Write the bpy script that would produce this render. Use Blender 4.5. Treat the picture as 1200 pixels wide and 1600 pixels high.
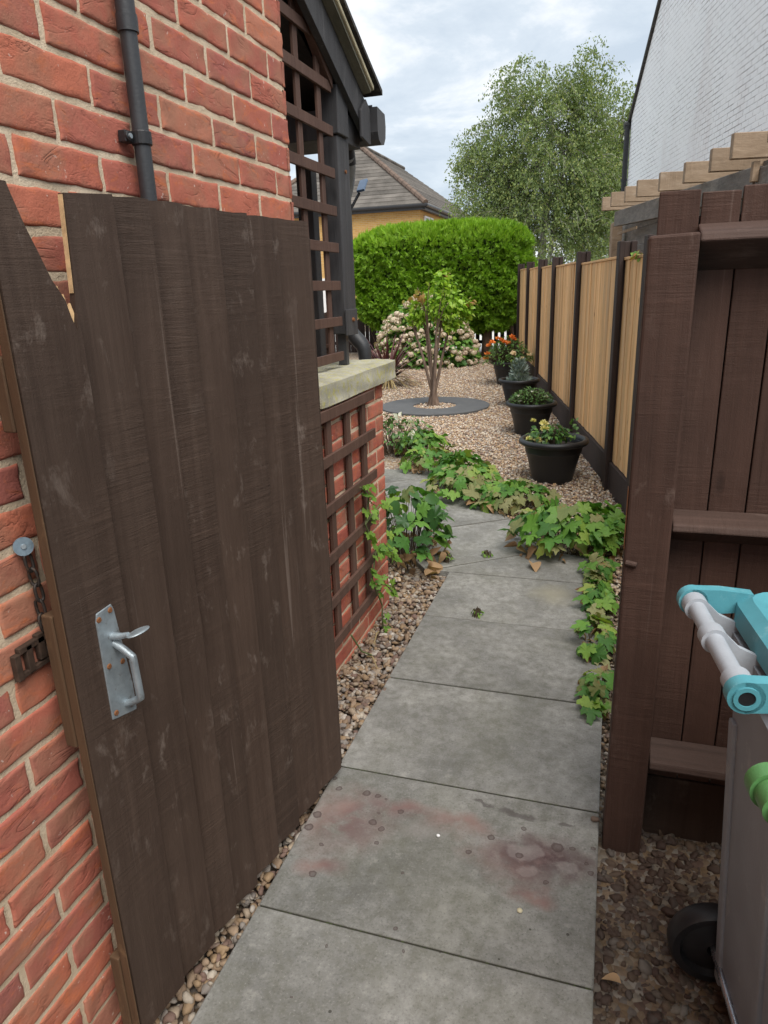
import bpy, math, random
import numpy as np
from mathutils import Matrix, Vector
random.seed(4); RNG = np.random.default_rng(11)
R = math.radians
for o in list(bpy.data.objects): bpy.data.objects.remove(o)
SC = bpy.context.scene
COL = SC.collection

# ------------------------------------------------------------------ camera
CAM_H, PITCH, ROLL, YAW = 1.56, R(17.66), R(2.0), R(18.114)
cam = bpy.data.cameras.new('camera'); cam.sensor_fit = 'VERTICAL'; cam.sensor_height = 24.0
cam.lens = 24.0 * 1090 / 1600; cam.clip_start = 0.02; cam.clip_end = 2000
camo = bpy.data.objects.new('camera', cam); COL.objects.link(camo)
fw = np.array([-math.sin(YAW) * math.cos(PITCH), math.cos(YAW) * math.cos(PITCH), -math.sin(PITCH)])
rh = np.array([math.cos(YAW), math.sin(YAW), 0.0]); dn = np.cross(fw, rh)
rx = math.cos(ROLL) * rh + math.sin(ROLL) * dn
dy = -math.sin(ROLL) * rh + math.cos(ROLL) * dn
m = Matrix.Identity(4)
for i in range(3):
    m[i][0] = rx[i]; m[i][1] = -dy[i]; m[i][2] = -fw[i]
m[2][3] = CAM_H
camo.matrix_world = m
SC.camera = camo

# ------------------------------------------------------------------ sky, sun, exposure
SUN_EL, SUN_AZ = R(58), R(140)          # azimuth measured clockwise from +Y
W = bpy.data.worlds.new('World'); SC.world = W; W.use_nodes = True
nt = W.node_tree; nt.nodes.clear()
def wn(t, **k):
    n = nt.nodes.new(t)
    for a, v in k.items(): setattr(n, a, v)
    return n
L = nt.links.new
sky = wn('ShaderNodeTexSky', sky_type='NISHITA', sun_disc=False, sun_elevation=SUN_EL, sun_rotation=SUN_AZ)
bg1 = wn('ShaderNodeBackground'); bg1.inputs[1].default_value = 0.07; L(sky.outputs[0], bg1.inputs[0])
tc = wn('ShaderNodeTexCoord'); sp = wn('ShaderNodeSeparateXYZ'); L(tc.outputs['Generated'], sp.inputs[0])
az = wn('ShaderNodeMath', operation='MAXIMUM'); L(sp.outputs[2], az.inputs[0]); az.inputs[1].default_value = 0.0
ad = wn('ShaderNodeMath', operation='ADD'); L(az.outputs[0], ad.inputs[0]); ad.inputs[1].default_value = 0.22
dx = wn('ShaderNodeMath', operation='DIVIDE'); L(sp.outputs[0], dx.inputs[0]); L(ad.outputs[0], dx.inputs[1])
dyy = wn('ShaderNodeMath', operation='DIVIDE'); L(sp.outputs[1], dyy.inputs[0]); L(ad.outputs[0], dyy.inputs[1])
cb = wn('ShaderNodeCombineXYZ'); L(dx.outputs[0], cb.inputs[0]); L(dyy.outputs[0], cb.inputs[1]); cb.inputs[2].default_value = 3.7
n1 = wn('ShaderNodeTexNoise'); n1.inputs['Scale'].default_value = 2.3; n1.inputs['Detail'].default_value = 7; n1.inputs['Roughness'].default_value = .62; n1.inputs['Distortion'].default_value = .25
L(cb.outputs[0], n1.inputs['Vector'])
cr = wn('ShaderNodeValToRGB'); e = cr.color_ramp.elements
e[0].position = .36; e[0].color = (.335, .385, .44, 1); e[1].position = .70; e[1].color = (.66, .67, .68, 1)
x = e.new(.50); x.color = (.405, .45, .495, 1); x = e.new(.58); x.color = (.505, .53, .555, 1)
L(n1.outputs[0], cr.inputs[0])
bg2 = wn('ShaderNodeBackground'); bg2.inputs[1].default_value = 1.0; L(cr.outputs[0], bg2.inputs[0])
mx = wn('ShaderNodeMixShader'); mx.inputs[0].default_value = .90; L(bg1.outputs[0], mx.inputs[1]); L(bg2.outputs[0], mx.inputs[2])
wo = wn('ShaderNodeOutputWorld'); L(mx.outputs[0], wo.inputs[0])
sl = bpy.data.lights.new('sun', 'SUN'); sl.energy = 2.3; sl.angle = R(50); sl.color = (1, .95, .88)
so = bpy.data.objects.new('sun', sl); COL.objects.link(so)
sd = Vector((math.sin(SUN_AZ) * math.cos(SUN_EL), math.cos(SUN_AZ) * math.cos(SUN_EL), math.sin(SUN_EL)))
so.rotation_euler = sd.to_track_quat('Z', 'Y').to_euler(); so.location = (0, -5, 12)
SC.view_settings.view_transform = 'Standard'; SC.view_settings.look = 'None'
SC.view_settings.exposure = 0.98; SC.view_settings.gamma = 1

# ------------------------------------------------------------------ node helper
class NT:
    def __init__(s, name):
        s.m = bpy.data.materials.new(name); s.m.use_nodes = True
        s.t = s.m.node_tree; s.t.nodes.clear()
        s.out = s.t.nodes.new('ShaderNodeOutputMaterial')
        s.tc = s.t.nodes.new('ShaderNodeTexCoord'); s.obj = s.tc.outputs['Object']
        s.geo = s.t.nodes.new('ShaderNodeNewGeometry'); s.isl = s.geo.outputs['Random Per Island']
    def n(s, t, ins=None, **k):
        q = s.t.nodes.new(t)
        for a, v in k.items(): setattr(q, a, v)
        for a, v in (ins or {}).items(): s.set(q.inputs[a], v)
        return q
    def set(s, sock, v):
        if isinstance(v, bpy.types.NodeSocket): s.t.links.new(v, sock)
        elif isinstance(v, tuple) and len(v) == 3 and sock.type == 'RGBA': sock.default_value = (*v, 1)
        else: sock.default_value = v
    def map(s, scale=(1, 1, 1), vec=None, loc=(0, 0, 0), rot=(0, 0, 0)):
        return s.n('ShaderNodeMapping', {'Vector': vec or s.obj, 'Scale': scale, 'Location': loc, 'Rotation': rot}).outputs[0]
    def shift(s, amt=37.0, vec=None):       # per-island offset of the texture space
        c = s.n('ShaderNodeMath', {0: s.isl, 1: amt}, operation='MULTIPLY').outputs[0]
        return s.n('ShaderNodeVectorMath', {0: vec or s.obj, 1: c}, operation='ADD').outputs[0]
    def noise(s, scale, detail=4, rough=.55, vec=None, dist=0.0, dim='3D'):
        return s.n('ShaderNodeTexNoise', {'Vector': vec or s.obj, 'Scale': float(scale), 'Detail': float(detail), 'Roughness': rough, 'Distortion': dist}).outputs[0]
    def voro(s, scale, feature='F1', vec=None, out=0, rnd=1.0):
        return s.n('ShaderNodeTexVoronoi', {'Vector': vec or s.obj, 'Scale': float(scale), 'Randomness': rnd}, feature=feature).outputs[out]
    def ramp(s, f, st, interp='LINEAR'):
        q = s.n('ShaderNodeValToRGB', {0: f}); c = q.color_ramp; c.interpolation = interp
        c.elements[0].position = st[0][0]; c.elements[1].position = st[-1][0]
        for p, _ in st[1:-1]: c.elements.new(p)
        for el, (p, col) in zip(c.elements, st):
            if not isinstance(col, tuple): col = (col, col, col)
            el.position = p; el.color = (*col, 1)
        return q.outputs[0]
    def mix(s, f, a, b, bl='MIX'):
        q = s.n('ShaderNodeMix', data_type='RGBA', blend_type=bl)
        s.set(q.inputs[0], f); s.set(q.inputs[6], a); s.set(q.inputs[7], b); return q.outputs[2]
    def ma(s, op, a, b=0.5, clamp=False):
        return s.n('ShaderNodeMath', {0: a, 1: b}, operation=op, use_clamp=clamp).outputs[0]
    def bump(s, h, strength=.5, dist=.01, nrm=None):
        i = {'Height': h, 'Strength': strength, 'Distance': dist}
        if nrm: i['Normal'] = nrm
        return s.n('ShaderNodeBump', i).outputs[0]
    def fin(s, col, rough=.8, nrm=None, metal=0.0, spec=.4, trans=None, tw=.3):
        b = s.n('ShaderNodeBsdfPrincipled', {'Base Color': col, 'Roughness': rough, 'Metallic': metal, 'Specular IOR Level': spec})
        if nrm: s.set(b.inputs['Normal'], nrm)
        sh = b.outputs[0]
        if trans:
            t = s.n('ShaderNodeBsdfTranslucent', {'Color': trans})
            sh = s.n('ShaderNodeMixShader', {0: tw, 1: sh, 2: t.outputs[0]}).outputs[0]
        s.t.links.new(sh, s.out.inputs[0]); return s.m

# ------------------------------------------------------------------ materials
def m_painted(name, c0, c1, wear, wear_amt=.62, axis='Z', rough=.72, saw=True, grain=1.0, scuff=(.7, 2.0), sawamt=.30):
    t = NT(name); ix = {'X': 0, 'Y': 1, 'Z': 2}[axis]
    def ax(along, across): q = [across] * 3; q[ix] = along; return tuple(q)
    v = t.shift(13.0)
    g = t.noise(1.0, 8, .68, t.map(ax(1.1, 26), v), dist=.9)
    g2 = t.noise(1.0, 5, .6, t.map(ax(5, 95), v), dist=.4)
    big = t.noise(2.3, 5, .6, v)
    col = t.mix(t.ramp(g, [(.30, 0.0), (.72, 1.0)]), c0, c1)
    col = t.mix(t.ma('MULTIPLY', t.ramp(big, [(.38, 0.0), (.72, 1.0)]), .45), col, tuple(x * .60 for x in c0))
    col = t.mix(1.0, col, t.ramp(t.isl, [(0, .86), (1, 1.14)]), 'MULTIPLY')
    h = t.ma('ADD', t.ma('MULTIPLY', g, .7 * grain), t.ma('MULTIPLY', g2, .45 * grain))
    if saw:
        sw = t.noise(1.0, 5, .75, t.map(ax(58, 3.2), v), dist=.5)
        pm = t.ramp(t.noise(3.1, 4, .6, t.map(loc=(5, 2, 8), vec=v)), [(.42, 0.0), (.66, 1.0)])
        h = t.ma('ADD', h, t.ma('MULTIPLY', t.ma('MULTIPLY', sw, pm), 1.4))
        col = t.mix(t.ma('MULTIPLY', t.ma('MULTIPLY', t.ramp(sw, [(.54, 0.0), (.74, 1.0)]), pm), sawamt), col, tuple(min(1, x * 1.9) for x in c1))
    sc1 = t.noise(7.0, 10, .74, t.map(ax(*scuff), v), dist=.3)
    sc2 = t.noise(2.1, 4, .6, t.map(loc=(1, 7, 3), vec=v))
    wm = t.ma('MULTIPLY', t.ramp(sc1, [(wear_amt - .05, 0.0), (wear_amt + .09, .60)]), t.ramp(sc2, [(.42, .15), (.62, 1.0)]))
    col = t.mix(wm, col, wear)
    ln = t.noise(1.0, 2, .5, t.map(ax(.9, 60), v), dist=.2)
    col = t.mix(t.ma('MULTIPLY', t.ramp(ln, [(.70, 0.0), (.76, 1.0)]), .30), col, wear)
    kn = t.voro(4.2, vec=t.map(ax(.55, 1.5), v))
    kd = t.ramp(kn, [(.03, .6), (.09, 0.0)])
    col = t.mix(kd, col, tuple(x * .45 for x in c0))
    h = t.ma('SUBTRACT', h, t.ma('MULTIPLY', kd, .5))
    fn = t.noise(380, 3, .6, v)
    h = t.ma('ADD', h, t.ma('MULTIPLY', fn, .25))
    return t.fin(col, rough, t.bump(h, .75, .004), spec=.3)

GATE = m_painted('dark_brown_gate_paint', (.045, .027, .019), (.076, .049, .036), (.24, .19, .16), .615, scuff=(1.3, 2.4), sawamt=.38)
GATE_EDGE = m_painted('raw_wood_gate_edge', (.070, .040, .022), (.14, .080, .043), (.42, .26, .13), .60, saw=False)
BROWN = m_painted('brown_fence_paint', (.052, .027, .0195), (.088, .047, .035), (.22, .165, .14), .64)
BROWNX = m_painted('brown_rail_paint', (.052, .031, .024), (.095, .058, .047), (.27, .20, .17), .62, axis='X')
TREL = m_painted('brown_trellis_paint', (.085, .046, .034), (.14, .080, .060), (.25, .18, .14), .66, saw=False)
BLACKW = m_painted('black_painted_timber', (.042, .042, .045), (.082, .081, .085), (.19, .19, .18), .60, axis='Z', rough=.6, saw=False)
CONCP = m_painted('brown_painted_post', (.034, .023, .021), (.056, .038, .034), (.14, .10, .09), .70, rough=.7, saw=False, grain=.3)
RAWW = m_painted('rough_sawn_timber', (.26, .185, .12), (.40, .30, .21), (.50, .41, .32), .56, axis='X')
GREYW = m_painted('weathered_grey_timber', (.13, .12, .11), (.27, .25, .23), (.42, .40, .36), .58, axis='Y')
SOFF = m_painted('mossy_soffit_board', (.12, .115, .085), (.22, .21, .16), (.30, .29, .22), .6, axis='Y', saw=False)

def m_panel():
    t = NT('tan_larch_panel'); v = t.shift(19.0)
    g = t.noise(2.0, 6, .6, t.map((55, 55, 1.4), v), dist=.8)
    col = t.ramp(g, [(.25, (.55, .295, .12)), (.5, (.80, .48, .225)), (.75, (.87, .59, .34))])
    col = t.mix(1.0, col, t.ramp(t.isl, [(0, .70), (1, 1.14)]), 'MULTIPLY')
    kn = t.voro(6.5, vec=t.map((1.6, 1.6, .6), v))
    col = t.mix(t.ramp(kn, [(.04, .75), (.11, 0.0)]), col, (.20, .09, .03))
    big = t.noise(1.7, 4, .6, v)
    col = t.mix(t.ramp(big, [(.5, 0.0), (.8, .55)]), col, (.42, .33, .24))
    return t.fin(col, .75, t.bump(g, .5, .004), spec=.25)
PANEL = m_panel()

def m_brick(name='red_brick', kind=0):
    t = NT(name); v = t.shift(41.0)
    if kind == 0:
        base = t.ramp(t.isl, [(0, (.45, .140, .094)), (.2, (.36, .118, .092)), (.38, (.52, .165, .094)), (.55, (.39, .122, .090)), (.72, (.47, .144, .092)), (.88, (.29, .10, .085)), (1, (.48, .195, .12))])
    else:
        base = t.ramp(t.isl, [(0, (.44, .125, .082)), (.5, (.36, .098, .07)), (1, (.50, .165, .11))])
    p = t.noise(9, 5, .6, v)
    col = t.mix(t.ramp(p, [(.44, 0.0), (.62, .75)]), base, (.36, .17, .11))
    p2 = t.noise(14, 6, .65, t.map((1, .6, 1.6), v), dist=1.2)
    col = t.mix(t.ramp(p2, [(.54, 0.0), (.70, .75)]), col, (.58, .165, .062))
    p3 = t.noise(22, 5, .6, v, dist=.5)
    col = t.mix(t.ramp(p3, [(.60, 0.0), (.76, .5)]), col, (.22, .065, .052))
    wsp = t.noise(60, 3, .7, v)
    col = t.mix(t.ramp(wsp, [(.67, 0.0), (.73, .75)]), col, (.66, .54, .47))
    cr1 = t.noise(9, 4, .55, t.map((1, .5, 1.5), v), dist=1.2)
    crz = t.ramp(t.noise(16, 3, .5, v), [(.45, 0.0), (.62, 1.0)]); crease = t.ma('SUBTRACT', 1.0, t.ma('MULTIPLY', crz, t.ramp(t.ma('ABSOLUTE', t.ma('SUBTRACT', cr1, .5)), [(0, 1.0), (.018, .3), (.05, 0.0)])))
    col = t.mix(t.ma('MULTIPLY', t.ma('SUBTRACT', 1.0, crease), .3), col, (.09, .028, .022))
    h = t.ma('ADD', t.ma('MULTIPLY', t.noise(42, 8, .72, v), .8), t.ma('MULTIPLY', crease, .35))
    h = t.ma('ADD', h, t.ma('MULTIPLY', t.noise(260, 3, .6, v), .22))
    return t.fin(col, .88, t.bump(h, .7, .005), spec=.25)
BRICK = m_brick(); BRICK2 = m_brick('pier_brick', 1)
def m_mortar():
    t = NT('buff_mortar'); p = t.noise(14, 5, .6)
    col = t.ramp(p, [(.3, (.52, .41, .285)), (.7, (.72, .59, .44))])
    h = t.noise(180, 4, .7)
    col = t.mix(t.ramp(t.noise(5, 4), [(.52, 0.0), (.75, .4)]), col, (.36, .27, .18))
    return t.fin(col, .95, t.bump(h, .8, .004), spec=.1)
MORTAR = m_mortar()

SPOTS = [(-.798, 1.811, .0091), (-.767, 1.766, .0119), (-.672, 1.769, .0137), (-.632, 1.766, .0107), (-.541, 1.717, .0103), (-.79, 1.636, .0151), (-.794, 1.58, .0147), (-.611, 1.651, .0138), (-.577, 1.631, .0109), (-.574, 1.573, .008), (-.712, 1.416, .0118), (-.729, 1.524, .0071), (-.252, 1.685, .0115), (-.305, 1.612, .0095), (-.164, 1.745, .008), (-.06, 1.697, .0189), (-.019, 1.705, .0086), (-.082, 1.56, .0081), (-.438, 1.31, .0069), (-.398, 1.252, .0044), (-.469, 1.487, .005), (-.589, 1.215, .0045), (-.616, 1.067, .0035), (.021, 1.659, .0075), (.035, 1.625, .0098), (-.164, 1.636, .0119), (.039, 1.721, .0068), (-.605, 1.693, .0056), (-.602, 1.758, .0048)]
def m_path():
    t = NT('concrete_slabs'); v = t.shift(7.0)
    a = t.noise(3.2, 6, .62, v); b = t.noise(26, 6, .7, v); c = t.noise(150, 4, .75, v)
    col = t.ramp(a, [(.30, (.150, .148, .139)), (.5, (.228, .224, .210)), (.70, (.325, .319, .298))])
    col = t.mix(t.ma('MULTIPLY', t.ramp(b, [(.36, 1.0), (.58, 0.0)]), .55), col, (.115, .112, .090))
    col = t.mix(t.ma('MULTIPLY', t.ramp(b, [(.58, 0.0), (.72, 1.0)]), .4), col, (.38, .37, .33))
    col = t.mix(t.ramp(c, [(.58, 0.0), (.70, .36)]), col, (.46, .45, .42))
    col = t.mix(t.ramp(c, [(.34, .5), (.45, 0.0)]), col, (.07, .067, .060))
    col = t.mix(1.0, col, t.ramp(t.isl, [(0, .78), (1, 1.12)]), 'MULTIPLY')
    # green algae tint
    al = t.noise(2.1, 5, .6, t.map(loc=(3, 1, 0)))
    col = t.mix(t.ma('MULTIPLY', t.ramp(al, [(.48, 0.0), (.72, 1.0)]), .22), col, (.135, .135, .085))
    # reddish-brown spill stain on one slab: blotches round real spots on the paving
    P = t.obj; wob = t.n('ShaderNodeTexNoise', {'Vector': P, 'Scale': 7.0, 'Detail': 5.0}).outputs[1]
    wv = t.n('ShaderNodeVectorMath', {0: wob, 1: (.5, .5, .5)}, operation='SUBTRACT').outputs[0]
    wv = t.n('ShaderNodeVectorMath', {0: wv, 'Scale': .16}, operation='SCALE').outputs[0]
    pw = t.n('ShaderNodeVectorMath', {0: P, 1: wv}, operation='ADD').outputs[0]
    def blob(cx, cy, rx, ry, rot, lo=.55):
        q = t.n('ShaderNodeMapping', {'Vector': pw, 'Location': (-cx, -cy, 0)}).outputs[0]
        q = t.n('ShaderNodeMapping', {'Vector': q, 'Rotation': (0, 0, rot), 'Scale': (1 / rx, 1 / ry, 0)}).outputs[0]
        d = t.n('ShaderNodeVectorMath', {0: q}, operation='LENGTH').outputs['Value']
        return t.ramp(d, [(lo, 1.0), (1.0, 0.0)])
    s = blob(-.69, 1.635, .19, .17, 0, .15)
    for bb in [(-.55, 1.735, .20, .055, 0, .1), (-.36, 1.715, .22, .05, 0, .1), (-.14, 1.64, .20, .12, 0, .2), (-.12, 1.53, .09, .055, 0, .2), (-.70, 1.45, .08, .05, 0, .1)]:
        s = t.ma('MAXIMUM', s, blob(*bb))
    pat = t.noise(11, 7, .68, dist=.4)
    s = t.ma('MULTIPLY', s, t.ramp(pat, [(.33, .15), (.48, .75), (.62, 1.0)]))
    col = t.mix(t.ma('MULTIPLY', s, .92), col, t.mix(t.ramp(t.noise(4, 3), [(.4, 0.0), (.6, 1.0)]), (.205, .125, .110), (.130, .078, .075)))
    s2 = t.ma('MULTIPLY', blob(-.085, 1.655, .18, .11, 0, .25), t.ramp(t.noise(17, 6, .65), [(.40, .12), (.54, 1.0)]))
    col = t.mix(t.ma('MULTIPLY', s2, .85), col, (.070, .045, .046))
    for bb in [(-.156, 1.673, .040, .036, 0, .75), (-.14, 1.609, .027, .024, 0, .7), (-.039, 1.626, .033, .03, 0, .7), (-.45, 1.655, .09, .05, 0, .3)]:
        col = t.mix(t.ma('MULTIPLY', blob(*bb), .30), col, (.28, .25, .24))
    for bb in [(-.305, 1.812, .055, .007, 0, .5), (-.185, 1.802, .075, .012, 0, .5), (-.037, 1.795, .036, .011, 0, .55)]:
        col = t.mix(t.ma('MULTIPLY', blob(*bb), .65), col, (.062, .052, .050))
    s4 = t.ma('MULTIPLY', blob(-.21, 3.46, .13, .17, 0, .2), .6)
    col = t.mix(s4, col, (.30, .28, .21))
    sv = t.n('ShaderNodeVectorMath', {0: t.n('ShaderNodeTexNoise', {'Vector': P, 'Scale': 60.0, 'Detail': 3.0}).outputs[1], 1: (.5, .5, .5)}, operation='SUBTRACT').outputs[0]
    sv = t.n('ShaderNodeVectorMath', {0: t.n('ShaderNodeVectorMath', {0: sv, 'Scale': .012}, operation='SCALE').outputs[0], 1: t.map((1, 1, 0))}, operation='ADD').outputs[0]
    dm = None
    for (sx, sy_, sr) in SPOTS:
        d = t.n('ShaderNodeVectorMath', {0: sv, 1: (sx, sy_, 0)}, operation='DISTANCE').outputs['Value']
        d = t.ma('MULTIPLY', d, 1 / sr); dm = d if dm is None else t.ma('MINIMUM', dm, d)
    spot = t.ramp(dm, [(0, .55), (.5, .6), (.72, 1.0), (.92, .9), (1.0, 0.0)])
    col = t.mix(t.ma('MULTIPLY', spot, .85), col, (.068, .048, .045))
    # grime along the slab edges
    vd2 = t.voro(14.0, vec=t.map((1, 1, 0), loc=(2.3, 7.1, 0))); vcc = t.n('ShaderNodeTexVoronoi', {'Vector': t.map((1, 1, 0), loc=(2.3, 7.1, 0)), 'Scale': 14.0}).outputs[1]
    r2 = t.n('ShaderNodeSeparateColor', {0: vcc})
    sp2 = t.ma('MULTIPLY', t.ma('LESS_THAN', vd2, t.ma('MULTIPLY', r2.outputs[0], .06)), t.ma('GREATER_THAN', r2.outputs[2], .55))
    col = t.mix(t.ma('MULTIPLY', sp2, .8), col, (.04, .036, .03))
    h = t.ma('ADD', t.ma('MULTIPLY', c, .6), t.ma('MULTIPLY', b, .6))
    return t.fin(col, .9, t.bump(h, .6, .003), spec=.25)
PATHM = m_path()

PEB_ST = [(0, (.50, .40, .29)), (.12, (.36, .25, .16)), (.24, (.60, .53, .43)), (.36, (.27, .20, .16)), (.48, (.44, .30, .17)), (.58, (.34, .31, .28)), (.68, (.66, .60, .52)), (.78, (.24, .15, .12)), (.88, (.50, .36, .24)), (1, (.17, .155, .16))]
def m_peb(name, mul, dirt=0.0):
    t = NT(name); v = t.shift(23.)
    col = t.ramp(t.isl, [(p, tuple(x * mul for x in c)) for p, c in PEB_ST], 'CONSTANT')
    n = t.noise(90, 4, .6, v)
    col = t.mix(t.ramp(n, [(.4, 0.0), (.7, .4)]), col, (.25 * mul, .18 * mul, .13 * mul))
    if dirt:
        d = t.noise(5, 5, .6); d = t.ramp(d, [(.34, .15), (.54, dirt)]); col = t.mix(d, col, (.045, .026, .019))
    return t.fin(col, .75, t.bump(t.noise(300, 2, .5, v), .3, .002), spec=.35)
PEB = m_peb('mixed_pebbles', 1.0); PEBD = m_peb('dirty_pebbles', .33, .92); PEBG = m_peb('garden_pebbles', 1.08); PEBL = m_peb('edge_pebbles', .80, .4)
def m_ground():
    t = NT('gravel_bed')
    c = t.n('ShaderNodeTexVoronoi', {'Vector': t.obj, 'Scale': 62.0})
    sc = t.n('ShaderNodeSeparateColor', {0: c.outputs[1]})
    col = t.ramp(sc.outputs[0], [(p, tuple(x * .75 for x in cc)) for p, cc in PEB_ST], 'CONSTANT')
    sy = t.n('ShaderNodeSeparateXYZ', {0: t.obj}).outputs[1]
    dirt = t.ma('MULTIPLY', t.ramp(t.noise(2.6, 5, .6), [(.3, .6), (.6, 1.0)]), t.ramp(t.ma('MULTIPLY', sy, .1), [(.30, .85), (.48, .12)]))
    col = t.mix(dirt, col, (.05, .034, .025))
    h = t.ma('SUBTRACT', 1.0, c.outputs[0])
    return t.fin(col, .9, t.bump(h, .8, .01), spec=.2)
GROUND = m_ground()

def m_plain(name, c, rough=.5, metal=0.0, var=.15, nscale=8, bump=0.0, c2=None, amt=.6, spec=.5):
    t = NT(name); n = t.noise(nscale, 6, .65)
    col = t.mix(t.ramp(n, [(.3, 0.0), (.7, 1.0)]), tuple(x * (1 - var) for x in c), tuple(min(1, x * (1 + var)) for x in c))
    if c2:
        n2 = t.noise(nscale * 2.3, 7, .7, t.map(loc=(4, 2, 1)))
        col = t.mix(t.ramp(n2, [(amt, 0.0), (amt + .1, .85)]), col, c2)
    nrm = t.bump(t.noise(nscale * 18, 4, .6), bump, .003) if bump else None
    return t.fin(col, t.ramp(n, [(.3, max(0, rough - .08)), (.7, min(1, rough + .08))]), nrm, metal, spec)
def m_coping():
    t = NT('lichened_concrete_coping'); a = t.noise(6, 6, .65); b = t.noise(34, 6, .7); c = t.noise(190, 3, .6)
    col = t.ramp(a, [(.3, (.29, .275, .215)), (.7, (.50, .48, .385))])
    col = t.mix(t.ramp(b, [(.50, 0.0), (.62, .8)]), col, (.42, .385, .12))
    col = t.mix(t.ramp(b, [(.30, .6), (.42, 0.0)]), col, (.11, .105, .085))
    col = t.mix(t.ramp(c, [(.60, 0.0), (.70, .6)]), col, (.6, .58, .5))
    h = t.ma('ADD', b, t.ma('MULTIPLY', c, .5))
    return t.fin(col, .92, t.bump(h, .7, .005), spec=.2)
COPING = m_coping()
STEEL = m_plain('galvanised_steel', (.34, .39, .42), .45, .55, .2, 30, .2, (.20, .20, .19), .58)
RUST = m_plain('rusty_screw', (.22, .09, .035), .8, .3, .3, 200)
RAWE = m_plain('fresh_broken_wood', (.56, .38, .20), .8, 0, .25, 60, .3)
KEEP = m_plain('dark_rusty_iron', (.060, .036, .024), .8, .3, .4, 60, .4, (.14, .07, .035), .6)
CHAINM = m_plain('dark_chain_steel', (.06, .05, .045), .6, .6, .3, 60, .2, (.16, .08, .04), .55)
BLUEST = m_plain('zinc_washer', (.26, .34, .40), .4, .6, .2, 60, .2)
BLKPL = m_plain('black_plastic', (.016, .016, .018), .42, 0, .2, 6, .15, (.05, .05, .05), .62)
GUTT = m_plain('grey_black_gutter', (.045, .045, .048), .5, 0, .25, 7, .2, (.13, .13, .125), .6)
GREYPIPE = m_plain('sun_bleached_grey_plastic', (.23, .235, .23), .55, 0, .25, 9, .2, (.07, .07, .07), .58)
CONDUIT = m_plain('dark_grey_pipe', (.035, .037, .041), .45, 0, .2, 9, .2, (.1, .1, .1), .63)
POTM = m_plain('black_pot_plastic', (.011, .012, .014), .45, 0, .2, 5, .15, (.05, .045, .04), .66)
SOIL = m_plain('dark_soil', (.035, .025, .018), .95, 0, .4, 30, .9)
RUBBER = m_plain('grey_rubber_mat', (.085, .088, .092), .85, 0, .18, 5, .5, (.15, .145, .135), .6)
BINGREY = m_plain('grey_bin_plastic', (.245, .265, .295), .5, 0, .16, 4, .25, (.36, .37, .38), .58)
BINLT = m_plain('pale_grey_handle_plastic', (.36, .39, .43), .42, 0, .08, 9, .15, (.26, .27, .29), .62)
TEAL = m_plain('teal_lid_plastic', (.085, .31, .37), .5, 0, .16, 7, .15, (.20, .40, .44), .58)
GREENPL = m_plain('green_lid_plastic', (.085, .23, .075), .4, 0, .2, 9, .2, (.24, .40, .17), .6)
CHROME = m_plain('axle_steel', (.5, .54, .6), .25, .9, .1, 30)
WHITEB = None
def m_whitebrick():
    t = NT('white_painted_brick')
    b = t.n('ShaderNodeTexBrick', {'Vector': t.map((1, 1, 1)), 'Color1': (1, 1, 1), 'Color2': (.8, .8, .8), 'Mortar': (0, 0, 0), 'Scale': 1.0, 'Mortar Size': .007, 'Mortar Smooth': .25, 'Bias': 0.0, 'Brick Width': .225, 'Row Height': .075})
    fac = b.outputs[1]
    col = t.mix(t.ma('MULTIPLY', t.ramp(t.noise(1.3, 5, .6), [(.4, 0.0), (.7, 1.0)]), .3), (.90, .92, .945), (.80, .83, .865))
    brk = t.noise(.8, 4, .6, t.map((1, 1, 1), loc=(3, 0, 1)))
    sel = t.ramp(brk, [(.34, .20), (.60, .85)])
    sel = t.ma('MULTIPLY', sel, t.ramp(t.noise(4.5, 5, .7, t.map((.8, 5, 1))), [(.36, 0.0), (.56, 1.0)]))
    col = t.mix(t.ma('MULTIPLY', fac, sel), col, (.22, .21, .22))
    st = t.ramp(t.noise(.9, 6, .6, t.map((1.4, .35, 1), loc=(1, 0, 2))), [(.52, 0.0), (.72, .4)])
    col = t.mix(st, col, (.60, .53, .53))
    return t.fin(col, .7, t.bump(t.ma('SUBTRACT', 1.0, fac), .6, .008), spec=.3)
def m_ybrick():
    t = NT('yellow_brick')
    b = t.n('ShaderNodeTexBrick', {'Vector': t.map(rot=(R(90), 0, 0)), 'Color1': (.60, .36, .12), 'Color2': (.50, .28, .09), 'Mortar': (.55, .42, .25), 'Scale': 1.0, 'Mortar Size': .008, 'Bias': 0.0, 'Brick Width': .225, 'Row Height': .075})
    return t.fin(b.outputs[0], .9, spec=.2)
def m_tiles(name, c1, c2):
    t = NT(name); v = t.shift(5.)
    n = t.noise(1.5, 6, .65); n2 = t.noise(30, 4, .6)
    col = t.mix(t.ramp(n, [(.35, 0.0), (.7, 1.0)]), c1, c2)
    col = t.mix(t.ma('MULTIPLY', t.ramp(n2, [(.5, 0.0), (.75, 1.0)]), .4), col, (.23, .22, .18))
    col = t.mix(1.0, col, t.ramp(t.isl, [(0, .75), (1, 1.2)]), 'MULTIPLY')
    return t.fin(col, .9, t.bump(n2, .4, .01), spec=.2)
TILE = m_tiles('brown_grey_roof_tile', (.085, .076, .068), (.165, .148, .132))
DTILE = m_tiles('dark_roof_tile', (.035, .033, .032), (.075, .07, .066))
RIDGE = m_plain('orange_hip_tile', (.14, .098, .075), .9, 0, .25, 3, .4)
CREAM = m_plain('mortar_bedding', (.48, .43, .29), .9, 0, .25, 12, .4, (.2, .19, .13), .62)
GLASS = m_plain('window_glass', (.12, .15, .18), .12, 0, .2, 2)
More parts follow.
